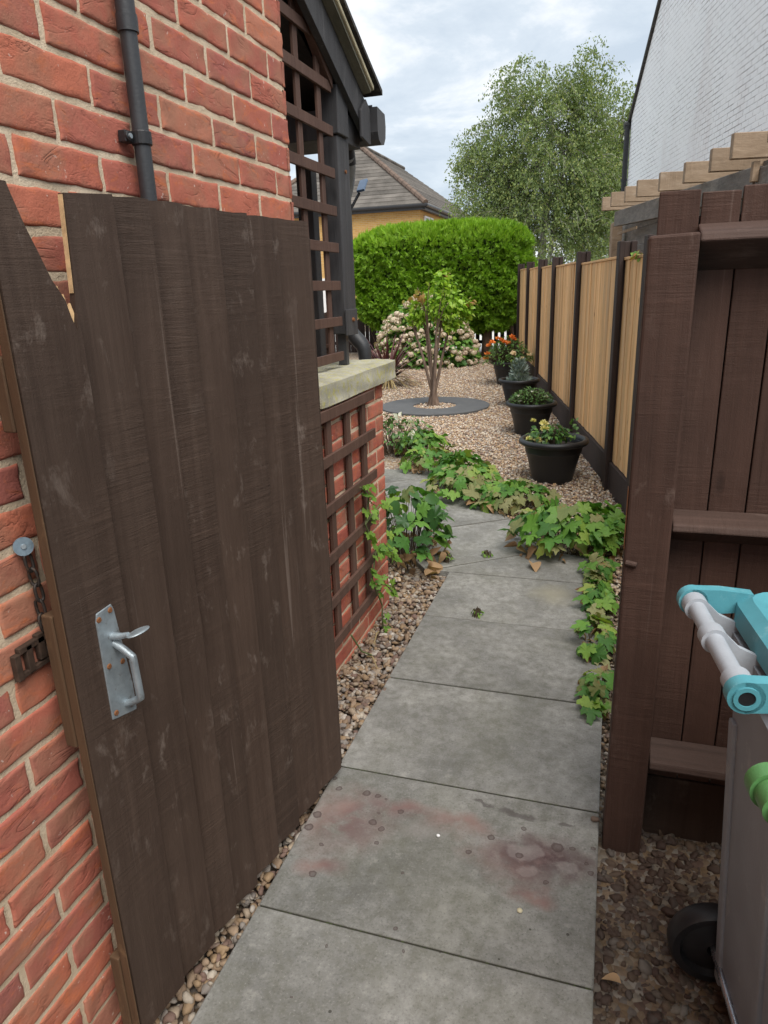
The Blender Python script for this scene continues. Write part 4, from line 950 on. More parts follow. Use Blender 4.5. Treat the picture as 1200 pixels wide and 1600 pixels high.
clump('leafy_plant', 'mound of mostly dry orange brown leaves on the far side of the bend', 'plant', (-1.50, 5.95, .0), .24, .22, .22, 40, .08, 49, ((LV_PLANT, .5), (LV_PALE, .5)), 110, GP)
clump('leafy_plant', 'upright dark green plant with brown lower leaves against the end of the low brick wall', 'plant', (-1.10, 3.80, -.02), .26, .34, .48, 100, .10, 50, ((LV_DARK, .45), (LV_PLANT, .5), (LV_PALE, .05)), 46, GP, temps=[PALM[0], OV, PALM[1]], ok=notwall)
sh = clump('flowering_plant', 'small leaved green plant with a few white flowers, past the end of the low wall', 'plant', (-1.98, 6.45, .02), .42, .36, .40, 330, .052, 51, ((LV_FINE, .55), (LV_DARK, .45)), 12, GP, temps=[OV])
rng = np.random.default_rng(9)
for (x, y, z) in ((-1.75, 6.25, .34), (-1.72, 6.2, .25), (-1.86, 6.2, .40)):
    p = np.array([[x, y, z + .02]] * 6) + rng.normal(0, .012, (6, 3)); leaf_obj('flower', OV, p, rand_unit(6, rng), rand_unit(6, rng), np.full(6, .05), WHITEP, sh)
clump('leafy_plant', 'green lobed plant behind the dry mound, beside the white flowering one', 'plant', (-1.66, 6.4, .02), .25, .22, .25, 70, .09, 52, ((LV_PLANT, .9), (LV_PALE, .1)), 14, GP)
for (x, y, s_, n_, lab) in ((-.557, 3.129, .030, 34, 'tiny green weed growing in a path joint, alone in the middle of the slabs'), (-.862, 3.80, .055, 44, 'wispy green weed in the path joint beside the plant at the wall end'), (-.640, 3.94, .030, 26, 'little dark weed in the path joint where the slabs turn')):
    clump('weed', lab, 'weed', (x, y, .0), s_, s_ * .7, s_ * 1.1, n_, .018, int(x * 1000) + 900, ((LV_YG, 1.0),), 0, 'weeds in the path joints', temps=[OV])

# climber on the low trellis
vn = thing('climbing_plant', (-.99, 2.95, 0), 'thin green climber twining up the trellis on the low brick wall', 'climbing plant')
S1 = [(-.985, 2.93, -.02), (-.975, 2.90, .12), (-.985, 2.80, .28), (-.975, 2.84, .42), (-.985, 2.74, .58), (-.975, 2.78, .70), (-.985, 2.70, .76)]
S2 = [(-.985, 2.84, .40), (-.97, 2.94, .42), (-.965, 3.02, .35), (-.95, 3.08, .26)]; S3 = [(-.985, 2.74, .58), (-.97, 2.90, .62), (-.965, 2.98, .60)]; S4 = [(-.98, 2.80, .28), (-.965, 2.95, .20), (-.955, 3.02, .14)]
g = G()
for S in (S1, S2, S3, S4): g.tube(S, .0035, 6)
g.tube([(-.985, 2.50, .16), (-.97, 2.58, .04), (-.95, 2.66, -.02)], .004, 6); g.out('stems', GSTEM, vn)
P = []
for S in (S1, S2, S3, S4):
    for a, b in zip(S[:-1], S[1:]):
        for k in range(5): f = rng.random(); P.append(np.array(a) * (1 - f) + np.array(b) * f + np.array([rng.uniform(.0, .03), rng.normal(0, .02), rng.normal(0, .02)]))
P = np.array(P); n = len(P)
leaf_obj('foliage', PALM[0], P, np.column_stack([rng.uniform(.2, 1, n), rng.normal(0, .8, n), rng.normal(-.3, .4, n)]), np.column_stack([np.full(n, .8), rng.normal(0, .4, n), np.full(n, .7)]), .036 * rng.uniform(.5, 1.2, n), LV_YG, vn)

# ------------------------------------------------------------------ tree ring and small multi-stemmed tree
trg = thing('tree_surround', (-2.19, 9.02, .06), 'flat round grey mat laid on the gravel around the small tree', 'tree mat')
g = G(); zt = terr(9.02)
g.lathe([(.72, -.02), (.722, .012), (.715, .018), (.29, .016), (.285, .010), (.285, -.02)], (-2.19, 9.02, zt), 72, closed=True); g.out('mat', RUBBER, trg, sharp=40)
st = thing('small_tree', (-2.22, 9.10, .06), 'small multi-stemmed tree with bright green leaves standing in the round grey mat', 'tree')
tips = [(-2.47, 9.05, 1.08), (-2.38, 9.25, 1.12), (-2.28, 9.0, 1.22), (-2.18, 9.2, 1.30), (-2.08, 9.05, 1.22), (-2.02, 9.22, 1.10), (-2.14, 8.98, 1.15), (-2.32, 9.12, 1.0)]
g = G(); rs = random.Random(6); ends = []
for i, t in enumerate(tips):
    a = 2 * math.pi * i / len(tips); b0 = np.array([-2.22 + .072 * math.cos(a), 9.10 + .060 * math.sin(a), .03]); t = np.array(t)
    b1 = b0 + (t - b0) * np.array([.34, .3, .27]); mid = b1 * .5 + t * .5 + np.array([rs.uniform(-.015, .015), 0, rs.uniform(-.02, .02)])
    g.tube([b0, b1, mid, t], [.026, .022, .017, .011], 8); ends.append(t)
    for k in range(3):
        e2 = t + np.array([rs.uniform(-.18, .2), rs.uniform(-.18, .18), rs.uniform(.1, .42)]); g.tube([mid * .3 + t * .7, (t + e2) / 2 + np.array([0, 0, .03]), e2], [.010, .006, .003], 5); ends.append(e2)
g.tube([(-2.22, 9.10, -.02), (-2.22, 9.10, .12), (-2.22, 9.10, .20)], [.05, .035, .008], 12); g.out('trunk', BARKT, st, sharp=60)
rng = np.random.default_rng(31)
def crown(n, cen, mat, name, par, size=.085):
    P = []; 
    ci = rng.integers(0, len(cen), n)
    for i in ci: c_, rr = cen[i]; v = rand_unit(1, rng)[0] * rr * rng.random() ** .45; P.append(np.array(c_) + v)
    P = np.array(P); d = P - P.mean(0); f = d * np.array([1, 1, .2]) + rng.normal(0, .35, (n, 3)) - np.array([0, 0, .25]); u = np.array([0, 0, 1.]) + rng.normal(0, .5, (n, 3))
    return leaf_obj(name, OV, P, f, u, size * rng.uniform(.55, 1.2, n), mat, par)
cn = [((-2.09, 9.1, 1.66), .12), ((-2.07, 9.1, 1.50), .20), ((-2.18, 9.1, 1.40), .20), ((-1.94, 9.1, 1.30), .17), ((-2.36, 9.1, 1.30), .17), ((-2.12, 9.05, 1.28), .15), ((-2.00, 9.1, 1.14), .12), ((-1.80, 9.1, 1.28), .10), ((-2.44, 9.1, 1.20), .11)]
crown(1500, cn, LV_TREE, 'crown', st, .068)
tag(crown(95, [((-2.46, 9.08, 1.40), .14), ((-2.09, 9.1, 1.74), .07), ((-2.36, 9.0, 1.48), .10), ((-1.74, 9.1, 1.36), .08)], LV_RED, 'young_leaves', st, .065), 'reddish young leaves at the crown edges', None)

# ------------------------------------------------------------------ pots
def pot(name_label, c, rr, h):
    z = terr(c[1]) - .008; p = thing('plant_pot', (c[0], c[1], z), name_label, 'plant pot', 'black pots along the fence')
    k = rr / .28
    g = G(); H_ = h
    g.lathe([(.001, .0), (.150 * k, .0), (.163 * k, .01), (.185 * k, H_ * .28), (.208 * k, H_ * .55), (.222 * k, H_ * .68), (.227 * k, H_ * .70), (.226 * k, H_ * .72), (.238 * k, H_ * .87), (.238 * k, H_ * .90), (.225 * k, H_ * .88), (.205 * k, H_ * .6), (.001, H_ * .6)], (c[0], c[1], z), 56)
    g.out('body', POTM, p, sharp=35)
    g = G(); g.lathe([(.228 * k, H_ * .875), (.262 * k, H_ * .87), (.275 * k, H_ * .89), (.281 * k, H_ * .93), (.278 * k, H_ * .97), (.268 * k, H_ * .995), (.250 * k, H_), (.238 * k, H_ * .985), (.230 * k, H_ * .94)], (c[0], c[1], z), 64, closed=True); g.out('rim', POTM, p, sharp=50)
    g = G(); g.disc((c[0], c[1]), .222 * k, z + H_ * .80, 40); g.out('soil', SOIL, p)
    return z + H_ * .80
PC = [(-.405, 5.775), (-.775, 7.525), (-1.11, 9.185), (-1.515, 11.06)]
zs_ = [pot(l, c, r_, h_) for l, c, r_, h_ in (('nearest and largest looking black plastic pot, holding a yellow rose', PC[0], .280, .355), ('second black plastic pot from the front, holding a low green mound', PC[1], .270, .350), ('third black plastic pot from the front, holding a silvery spiky plant', PC[2], .265, .355), ('farthest black plastic pot in the row, holding an orange flowered bush', PC[3], .265, .36))]
def flower(c, r_, n_, mat, par, rng, nm='flower'):
    c = np.array(c); d = rand_unit(n_, rng); d[:, 2] = np.abs(d[:, 2]) * .8; return leaf_obj(nm, OV, np.tile(c, (n_, 1)) + d * r_ * .15, d, rand_unit(n_, rng), np.full(n_, r_), mat, par)
rng = np.random.default_rng(77)
GF = 'plants growing in the pots'
a = clump('rose_bush', 'small dark leaved rose with pale yellow flowers in the nearest pot', 'plant', (PC[0][0] - .04, PC[0][1] - .02, zs_[0]), .17, .15, .20, 150, .050, 61, ((LV_DARK, .7), (LV_PLANT, .3)), 0, GF, temps=[OV])
for px_, py_, pz_, r_ in ((-.075, -.07, .195, .036), (-.068, -.09, .155, .038), (-.115, -.13, .07, .034), (-.19, -.07, .065, .030), (-.17, .0, .205, .024)):
    flower((PC[0][0] + px_, PC[0][1] + py_, zs_[0] + pz_), r_, 26, YEL, a, rng)
P = np.column_stack([PC[0][0] + rng.uniform(.1, .19, 26), PC[0][1] + rng.normal(0, .05, 26), zs_[0] + rng.uniform(.06, .24, 26)]); leaf_obj('shoot_foliage', OV, P, rand_unit(26, rng), np.array([0, 0, 1.]) + rng.normal(0, .4, (26, 3)), np.full(26, .035), LV_FINE, a)
a = clump('mound_plant', 'low rounded green mound with tiny white flowers in the second pot', 'plant', (PC[1][0] + .0, PC[1][1] - .01, zs_[1]), .215, .19, .21, 900, .036, 62, ((LV_FINE, .8), (LV_DARK, .2)), 0, GF, temps=[OVN], droop=(-.9, .1))
for px_, py_, pz_ in ((-.10, -.14, .085), (.16, -.08, .13), (-.13, -.1, .14), (.02, -.1, .18)): flower((PC[1][0] + px_, PC[1][1] + py_, zs_[1] + pz_), .020, 12, WHITEP, a, rng)
a = thing('silver_plant', (PC[2][0], PC[2][1], zs_[2]), 'spiky silvery blue plant with faded peach flowers in the third pot', 'plant', GF)
n = 800; an = rng.uniform(0, 6.28, n); rr = np.sqrt(rng.random(n)) * .12; zz_ = rng.random(n) ** 1.3
P = np.column_stack([PC[2][0] + rr * np.cos(an) * (1.3 - zz_), PC[2][1] + rr * np.sin(an) * (1.3 - zz_), zs_[2] + zz_ * .30])
leaf_obj('foliage', OVN, P, np.column_stack([np.cos(an) * .8, np.sin(an) * .8, rng.uniform(.2, 1.2, n)]), rand_unit(n, rng), .065 * rng.uniform(.5, 1.1, n), LV_SILV, a)
A = np.column_stack([np.full(7, PC[2][0]), np.full(7, PC[2][1]), np.full(7, zs_[2])]); Bp = A + np.column_stack([rng.uniform(-.16, .14, 7), rng.uniform(-.1, .1, 7), rng.uniform(.30, .42, 7)]); stems_obj('stems', A, Bp, .003, GSTEM, a)
for k in range(5): flower(Bp[k], .036, 14, PEACH, a, rng)
a = clump('orange_flower_bush', 'bushy green plant with orange flowers in the farthest pot', 'plant', (PC[3][0], PC[3][1], zs_[3] - .02), .38, .32, .46, 1100, .058, 63, ((LV_FINE, .6), (LV_PLANT, .4)), 0, GF, temps=[OVN], flat=.75, droop=(-.6, .4))
for px_, py_, pz_ in ((-.30, -.12, .20), (-.32, -.1, .13), (-.07, -.12, .40), (.02, -.15, .36), (.07, -.1, .45), (-.14, -.1, .43), (-.03, -.2, .38), (.09, -.08, .41), (-.27, -.15, .33), (-.22, -.16, .38)): flower((PC[3][0] + px_, PC[3][1] + py_, zs_[3] + pz_ - .02), .05, 18, ORANGE, a, rng)

# ------------------------------------------------------------------ purple strap plant behind the low wall
cd = thing('purple_cordyline', (-3.42, 10.9, .09), 'spiky purple strap leaved plant with straw coloured old leaves, behind the stone coping', 'plant')
def straps(n, L0, L1, w, el0, el1, sag, mat, nm, seed, z0=.14, azr=(0, 6.28)):
    rng = np.random.default_rng(seed); V = []; F = []
    for i in range(n):
        a = rng.uniform(*azr); el = rng.uniform(el0, el1); Ln = rng.uniform(L0, L1); p = np.array([-3.42, 10.9, z0]); d = np.array([math.cos(a) * math.cos(el), math.sin(a) * math.cos(el), math.sin(el)]); s_ = np.array([-math.sin(a), math.cos(a), 0]); b = len(V)
        for k in range(8):
            f = k / 7; ww = w * (1 - f ** 2.5) * (.5 + .5 * min(1, f * 4)); q_ = p + s_ * 0; q_[2] = max(q_[2], .10)
            V += [q_ - s_ * ww, q_ + s_ * ww]; p = p + d * Ln / 7; d = d - np.array([0, 0, sag / 7]); d /= np.linalg.norm(d)
        F += [(b + 2 * k, b + 2 * k + 1, b + 2 * k + 3, b + 2 * k + 2) for k in range(7)]
    return mesh_np(nm, V, F, mat, cd)
straps(120, .6, .98, .019, .35, 1.45, .7, LV_PURP, 'foliage', 3)
straps(46, .65, 1.0, .014, -.05, .45, 1.3, LV_STRAW, 'old_leaves', 4, .2)

# ------------------------------------------------------------------ hydrangea
hy = thing('hydrangea_bush', (-3.48, 13.6, .14), 'rounded hydrangea bush covered in pink and cream flower heads below the hedge', 'bush')
rng = np.random.default_rng(15); n = 2600
d = rand_unit(n, rng); d[:, 2] = np.abs(d[:, 2]); rad = 1 - .35 * rng.random(n) ** 2
P = np.array([-3.48, 13.6, .12]) + d * rad[:, None] * np.array([1.0, .8, 1.22])
leaf_obj('foliage', OV, P, d + rng.normal(0, .6, (n, 3)) - np.array([0, 0, .4]), d + np.array([0, 0, .6]) + rng.normal(0, .3, (n, 3)), .13 * rng.uniform(.6, 1.1, n), LV_PLANT, hy)
g = G()
for k in range(16): a = rng.uniform(0, 6.28); g.tube([(-3.48 + .1 * math.cos(a), 13.6 + .1 * math.sin(a), .1), (-3.48 + .6 * math.cos(a), 13.6 + .5 * math.sin(a), .85)], [.012, .006], 5)
g.out('stems', STEM, hy)
protos = []
for v in range(4):
    m_ = 46; dd = rand_unit(m_, rng); dd[:, 2] *= .75; pos = dd * np.array([.085, .085, .062]); V, F = scatter(np.array([(-.5, -.5, 0), (.5, -.4, .05), (.5, .5, 0), (-.4, .5, .05)]), [[(0, 1, 2), (0, 2, 3)]], pos, frames(np.cross(dd, rand_unit(m_, rng)), dd), .042 * rng.uniform(.8, 1.3, m_))
    me = bpy.data.meshes.new('flower_head'); me.from_pydata(V.tolist(), [], F[0].tolist()); me.materials.append(PINK); protos.append(me)
k = 0
while k < 98:
    d = rand_unit(1, rng)[0]; d[2] = abs(d[2])
    if d[1] > .25: continue
    p = d * np.array([1.03, .83, 1.26]) * rng.uniform(.97, 1.03)
    o = bpy.data.objects.new('flower_head', protos[k % 4]); COL.objects.link(o); o.parent = hy; o.location = tuple(p + np.array([0, 0, -.02])); o.rotation_euler = (rng.uniform(-.5, .5), rng.uniform(-.5, .5), rng.uniform(0, 6)); s_ = rng.uniform(.62, .92); o.scale = (s_, s_, s_); k += 1

mm_ = 150; d = rand_unit(mm_, rng); d[:, 2] = np.abs(d[:, 2]); d[:, 1] = -np.abs(d[:, 1]) + .2; d /= np.linalg.norm(d, axis=1, keepdims=True)
cc_ = np.array([-3.48, 13.6, .12]) + d * np.array([1.02, .82, 1.24]) * rng.uniform(.94, 1.02, (mm_, 1))
nn_ = 26; dd = rand_unit(mm_ * nn_, rng); pos = np.repeat(cc_, nn_, 0) + dd * np.array([.055, .055, .04])
V, F = scatter(np.array([(-.5, -.5, 0), (.5, -.4, .05), (.5, .5, 0), (-.4, .5, .05)]), [[(0, 1, 2), (0, 2, 3)]], pos, frames(np.cross(dd, rand_unit(mm_ * nn_, rng)), dd), .034 * rng.uniform(.8, 1.3, mm_ * nn_))
o = mesh_np('small_flower_heads', V, F, PINK, hy); o['kind'] = 'stuff'

# ------------------------------------------------------------------ conifer hedge
hg = thing('conifer_hedge', (-3.5, 15.25, .165), 'broad clipped bright green conifer hedge on bare trunks in front of the picket fence', 'hedge')
rng = np.random.default_rng(44)
HC = np.array([-3.52, 15.2, 1.68]); HX = np.array([1.88, .85, 1.06])
def sup(d, p=4.0): return d / (np.sum(np.abs(d) ** p, 1, keepdims=True) ** (1 / p))
def spray(nl=7, seed=0):
    rs = random.Random(seed); V = []; F = []
    for i in range(nl):
        f = i / (nl - 1); a = R(-52 + 104 * f) + rs.uniform(-.1, .1); Ln = (1 - .35 * abs(f - .5) * 2) * rs.uniform(.8, 1.1); w = .085; b = len(V)
        dx_, dy_ = math.cos(a), math.sin(a); zz = rs.uniform(-.08, .08)
        V += [(0, 0, 0), (dx_ * Ln * .55 - dy_ * w, dy_ * Ln * .55 + dx_ * w, zz), (dx_ * Ln, dy_ * Ln, zz - .12), (dx_ * Ln * .55 + dy_ * w, dy_ * Ln * .55 - dx_ * w, zz)]; F += [(b, b + 1, b + 2), (b, b + 2, b + 3)]
    return np.array(V), F
def hedge_pts(n, rng, sel=None):
    d = rand_unit(n, rng) * HX ** .35; s = sup(d / np.linalg.norm(d, axis=1, keepdims=True)); 
    return s
SPR = [spray(7, 1), spray(6, 2)]
n = 40000; s = hedge_pts(n, rng); s = s[s[:, 1] < .55]; n = len(s)
lump = 1 + .045 * np.sin(s[:, 0] * 9 + 1) * np.sin(s[:, 2] * 7 + s[:, 0] * 3) + .035 * np.sin(s[:, 0] * 23 + s[:, 2] * 17) - .13 * rng.random(n) ** 1.7 - .05 * np.clip(np.sin(s[:, 0] * 15 + 3 * np.sin(s[:, 2] * 9)) * np.sin(s[:, 2] * 19), 0, 1)
tuck = np.where(s[:, 2] < -.4, 1 - .12 * (-.4 - s[:, 2]), 1.0)
P = HC + s * HX * (lump * tuck)[:, None]; P[:, 2] -= np.where(s[:, 2] < -.8, .10 * rng.random(n) ** 2, 0)
nrm = s ** 3 / HX; nrm /= np.linalg.norm(nrm, axis=1, keepdims=True)
f = nrm * .7 + rng.normal(0, .55, (n, 3)) + np.array([0, 0, .15]); u = rand_unit(n, rng) + nrm * .8
V, F = scatter(SPR[0][0], [SPR[0][1]], P, frames(f, u), .100 * rng.uniform(.6, 1.3, n)); mesh_np('foliage', V, F, LV_HEDGE, hg)
n = 7500; s = hedge_pts(n * 3, rng); s = s[(s[:, 2] > .62) & (s[:, 1] < .8)][:n]; n = len(s)
P = HC + s * HX * (1 + .02 * rng.normal(size=(n, 1))); f = np.column_stack([rng.normal(0, .3, n) + .3 * s[:, 0], rng.normal(0, .3, n), np.full(n, 1.0)])
V, F = scatter(SPR[1][0] * np.array([1, .5, 1]), [SPR[1][1]], P, frames(f, rand_unit(n, rng)), .16 * rng.uniform(.5, 1.3, n)); mesh_np('new_growth', V, F, LV_HTOP, hg)
g = G(); d = []; nu, nv = 28, 18
V = []
for i in range(nu):
    for j in range(nv + 1):
        th = 2 * math.pi * i / nu; ph = -math.pi / 2 + math.pi * j / nv; V.append((math.cos(th) * math.cos(ph), math.sin(th) * math.cos(ph), math.sin(ph)))
V = HC + sup(np.array(V) + 1e-6) * HX * .84
mesh_np('dark_infill_core', V, [(i * (nv + 1) + j, ((i + 1) % nu) * (nv + 1) + j, ((i + 1) % nu) * (nv + 1) + j + 1, i * (nv + 1) + j + 1) for i in range(nu) for j in range(nv)], HCORE, hg)  # smooth dark core filling gaps between sprays, depth shade put into its colour
for x_, y_, r_ in ((-2.50, 14.85, .095), (-3.3, 15.2, .08), (-4.2, 15.2, .09), (-4.9, 15.1, .07), (-2.05, 15.3, .06)):
    g = G(); g.tube([(x_, y_, .12), (x_ + .02, y_, .5), (x_ - .03, y_ + .05, 1.2)], [r_ * 1.15, r_ * .9, r_ * .7], 12); g.out('trunk', BARK, hg, smooth=True)
# ------------------------------------------------------------------ picket fence at the back
pk = thing('picket_fence', (-4.0, 15.7, .165), 'low dark brown picket fence under the hedge at the back of the garden', 'fence')
g = G(); rs = random.Random(3); x = -8.6
while x < -1.75:
    z1 = .165 + .78 + rs.uniform(-.015, .015); g.prism([(x, 15.68, .19), (x + .085, 15.68, .19), (x + .085, 15.68, z1 - .03), (x + .0425, 15.68, z1 + .02), (x, 15.68, z1 - .03)], (0, .02, 0)); x += (.135 if x > -4.3 else .092) + rs.uniform(-.004, .006)
g.out('pickets', CONCP, pk)
for z in (.36, .80):
    g = G(); g.box(-8.6, -1.75, 15.702, 15.75, z, z + .07); g.out('rail', CONCP, pk)
for x in (-8.6, -6.8, -5.0, -3.2, -1.75):
    g = G(); g.box(x, x + .09, 15.752, 15.84, .1, 1.0); g.out('post', CONCP, pk)
# brown boarded side fence behind the porch
sf_ = thing('side_fence', (-6.2, 12.5, .1), 'dark brown boarded fence on the left, glimpsed behind the porch and downpipe', 'fence')
g = G(); rs = random.Random(4); y = 8.5
while y < 15.5: g.box(-6.22, -6.2, y, y + .092, .05, 1.12 + rs.uniform(-.01, .01)); y += .1
g.out('boards', BROWN, sf_)
for z in (.35, .9):
    g = G(); g.box(-6.199, -6.15, 8.5, 15.5, z, z + .07); g.out('rail', BROWN, sf_)

sprig = F0 + FD * .16 + FN * .12
clump('trailing_plant', 'small green and orange sprig poking over the panel fence top beside the brown board fence', 'plant', (sprig[0], sprig[1], 1.66), .13, .10, .13, 60, .05, 64, ((LV_YG, .6), (LV_RED, .4)), 0, temps=[OV])
# ------------------------------------------------------------------ birch trees
def birch(loc, blobs, nbr, seed, label, trunks, lsz=.085):
    rng = np.random.default_rng(seed); t = thing('birch_tree', loc, label, 'tree', 'birch trees behind the garden')
    g = G(); loc = np.array(loc, float); limbs = []
    for (tx, ty, tz, r_) in trunks:
        top = loc + np.array([tx, ty, tz]); m1 = loc * .66 + top * .34 + rng.normal(0, .1, 3); m2 = loc * .33 + top * .67 + rng.normal(0, .12, 3)
        g.tube([loc, m1, m2, top], [r_, r_ * .75, r_ * .5, r_ * .15], 8); limbs.append((loc, m1, m2, top))
    g.out('trunk', BARKB, t, smooth=True)
    w_ = np.array([b[1][0] * b[1][1] * b[1][2] for b in blobs]) ** .8; w_ /= w_.sum()
    P = []; D = []; tw = G()
    for k in range(nbr):
        c_, r_ = blobs[rng.choice(len(blobs), p=w_)]; v = rand_unit(1, rng)[0]; q_ = np.array(c_) + v * np.array(r_) * rng.random() ** .38
        q_ = loc + q_; ax = q_ - (loc + np.array([0, 0, (q_[2] - loc[2])])); d_ = ax / (np.linalg.norm(ax) + .01) + rng.normal(0, .45, 3); d_[2] = rng.uniform(-.1, .7); d_ /= np.linalg.norm(d_)
        Ln = rng.uniform(.45, 1.15); pts = [q_.copy()]; d0 = d_.copy(); nn = 8
        for i in range(nn):
            q_ = q_ + d0 * Ln / nn; d0 = d0 + np.array([0, 0, -.26]); d0 /= np.linalg.norm(d0); pts.append(q_.copy())
        if k % 3 == 0: tw.tube(pts[::2], [.008, .006, .005, .004, .003][:len(pts[::2])], 3, cap=False)
        nl = int(rng.uniform(20, 46)); fi = rng.uniform(0, nn, nl); i0 = np.minimum(fi.astype(int), nn - 1); pa = np.array(pts); B_ = pa[i0] + (pa[i0 + 1] - pa[i0]) * (fi - i0)[:, None] + rng.normal(0, .055, (nl, 3))
        P.append(B_)
    for k in range(60):                # limbs reaching into the crown
        lb = limbs[rng.integers(len(limbs))]; f_ = rng.uniform(.25, .95); a_ = lb[1] + (lb[3] - lb[1]) * f_; c_, r_ = blobs[rng.choice(len(blobs), p=w_)]; b_ = loc + np.array(c_) + rand_unit(1, rng)[0] * np.array(r_) * .75
        if np.linalg.norm(b_ - a_) > 2.6: b_ = a_ + (b_ - a_) * 2.6 / np.linalg.norm(b_ - a_)
        tw.tube([a_, (a_ + b_) / 2 + np.array([0, 0, .18]), b_], [.030, .018, .006], 5, cap=False)
    tw.out('branches', BARKB, t)
    P = np.vstack(P); n = len(P); f = rng.normal(0, .5, (n, 3)) + np.array([0, 0, -.7])
    V, F = scatter(DIA[0], [DIA[1]], P, frames(f, rand_unit(n, rng)), lsz * rng.uniform(.6, 1.25, n)); mesh_np('crown', V, F, LV_BIRCH, t)
    return t
birch((-2.3, 24.0, .165), [((.1, 0, 5.0), (1.75, 1.4, 2.0)), ((.95, .1, 6.7), (.75, .7, 1.25)), ((-.5, 0, 6.8), (.85, .8, 1.05)), ((-1.45, 0, 5.1), (.95, .9, 1.25)), ((-1.7, -.2, 3.6), (.85, .9, 1.3)), ((-.4, 0, 2.9), (1.5, 1.2, 1.5)), ((1.3, 0, 3.6), (1.1, 1.1, 1.9)), ((-2.05, 0, 5.2), (.45, .4, .5)), ((.25, 0, 6.75), (.7, .7, .95)), ((.1, 0, 4.2), (1.7, 1.2, 1.8))], 2700, 5, 'tall leafy birch with a loose grey green crown rising behind the conifer hedge', ((.2, .1, 6.3, .15), (-1.0, .2, 5.6, .11), (1.0, -.1, 6.3, .10)))
birch((.1, 26.0, .165), [((-.1, 0, 5.6), (.75, .9, 1.5)), ((-.2, 0, 3.6), (1.2, 1.1, 2.2)), ((.3, 0, 6.4), (.4, .5, .6))], 1150, 6, 'narrower birch standing partly behind the white house wall, right of the tall one', ((-.2, 0, 6.6, .12), (.2, 0, 5.2, .08)))

# ------------------------------------------------------------------ neighbouring house with hipped roof
nb = thing('yellow_brick_house', (-7.92, 31.38, .165), 'yellow brick house with a brown hipped tile roof and orange hip tiles, behind the hedge', 'house')
X1, Y0, ZE = -7.92, 31.38, 5.0; X0 = X1 - 9.03; Y1 = Y0 + 17; XR = (X0 + X1) / 2; RH = 3.33; HA = 4.515
g = G(); g.box(X0 + .35, X1 - .35, Y0 + .35, Y1 - .35, 0, ZE - .18); g.out('wall', m_ybrick(), nb)
g = G(); NCR = 18; rs = random.Random(2)
for k in range(NCR):
    f0, f1 = k / NCR, (k + 1) / NCR + .012; t0, t1 = .045, .012
    A = [(X0 + HA * f0, Y0 + HA * f0, ZE + RH * f0), (X1 - HA * f0, Y0 + HA * f0, ZE + RH * f0), (X1 - HA * f1, Y0 + HA * f1, ZE + RH * f1), (X0 + HA * f1, Y0 + HA * f1, ZE + RH * f1)]
    g.hexa(A + [(a, b, c + t) for (a, b, c), t in zip(A, (t0, t0, t1, t1))])
    A = [(X1 - HA * f0, Y0 + HA * f0, ZE + RH * f0), (X1 - HA * f0, Y1 - HA * f0, ZE + RH * f0), (X1 - HA * f1, Y1 - HA * f1, ZE + RH * f1), (X1 - HA * f1, Y0 + HA * f1, ZE + RH * f1)]
    g.hexa(A + [(a, b, c + t) for (a, b, c), t in zip(A, (t0, t0, t1, t1))])
    A = [(X0 + HA * f0, Y1 - HA * f0, ZE + RH * f0), (X0 + HA * f0, Y0 + HA * f0, ZE + RH * f0), (X0 + HA * f1, Y0 + HA * f1, ZE + RH * f1), (X0 + HA * f1, Y1 - HA * f1, ZE + RH * f1)]
    g.hexa(A + [(a, b, c + t) for (a, b, c), t in zip(A, (t0, t0, t1, t1))])
g.add([(X0 + .3, Y1 - .3, ZE), (X1 - .3, Y1 - .3, ZE), (XR, Y1 - HA, ZE + RH)], [(0, 1, 2)])
rf = g.out('roof', TILE, nb)
g = G(); N_ = 17
for k in range(N_):
    a, b = k / N_, (k + .96) / N_; pa_ = (X1 - HA * a, Y0 + HA * a, ZE + RH * a + .05); pb_ = (X1 - HA * b, Y0 + HA * b, ZE + RH * b + .06); g.tube([pa_, pb_], [.13, .115], 8)
    pa_ = (X0 + HA * a, Y0 + HA * a, ZE + RH * a + .05); pb_ = (X0 + HA * b, Y0 + HA * b, ZE + RH * b + .06); g.tube([pa_, pb_], [.13, .115], 8)
g.out('hip_tiles', RIDGE, rf)
g = G()
for k in range(24): y = Y0 + HA + k * .34; g.tube([(XR, y, ZE + RH + .05), (XR, y + .33, ZE + RH + .06)], [.12, .11], 8)
g.out('ridge_tiles', TILE, rf)
g = G(); g.box(X0 + .1, X1 - .1, Y0 + .06, Y0 + .10, ZE - .22, ZE + .0); g.box(X1 - .10, X1 - .06, Y0 + .1, Y1 - .1, ZE - .22, ZE); g.box(X0 + .1, X1 - .1, Y0 + .1, Y1 - .1, ZE - .20, ZE - .17); g.out('fascia', GUTT, nb)
g = G(); g.tube([(X0, Y0 - .03, ZE - .05), (X1 + .04, Y0 - .03, ZE - .05), (X1 + .04, Y1, ZE - .05)], .075, 10); g.out('gutter', BLKPL, nb)
for y in (Y0 + 1.0, Y0 + 5.0):
    g = G(); x = X1 - .349
    g.box(x, x + .06, y, y + 1.6, 3.55, 3.62); g.box(x, x + .06, y, y + 1.6, 4.55, 4.62); g.box(x, x + .06, y, y + .07, 3.62, 4.55); g.box(x, x + .06, y + 1.53, y + 1.6, 3.62, 4.55); g.box(x, x + .06, y + .77, y + .83, 3.62, 4.55); w = g.out('window', WHITEF, nb)
    g = G(); g.box(x + .01, x + .02, y + .07, y + 1.53, 3.62, 4.55); g.out('pane', GLASS, w)
g = G(); g.box(-13.6, -12.4, Y0 + .30, Y0 + .349, .1, 2.15); g.out('door', WHITEF, nb)

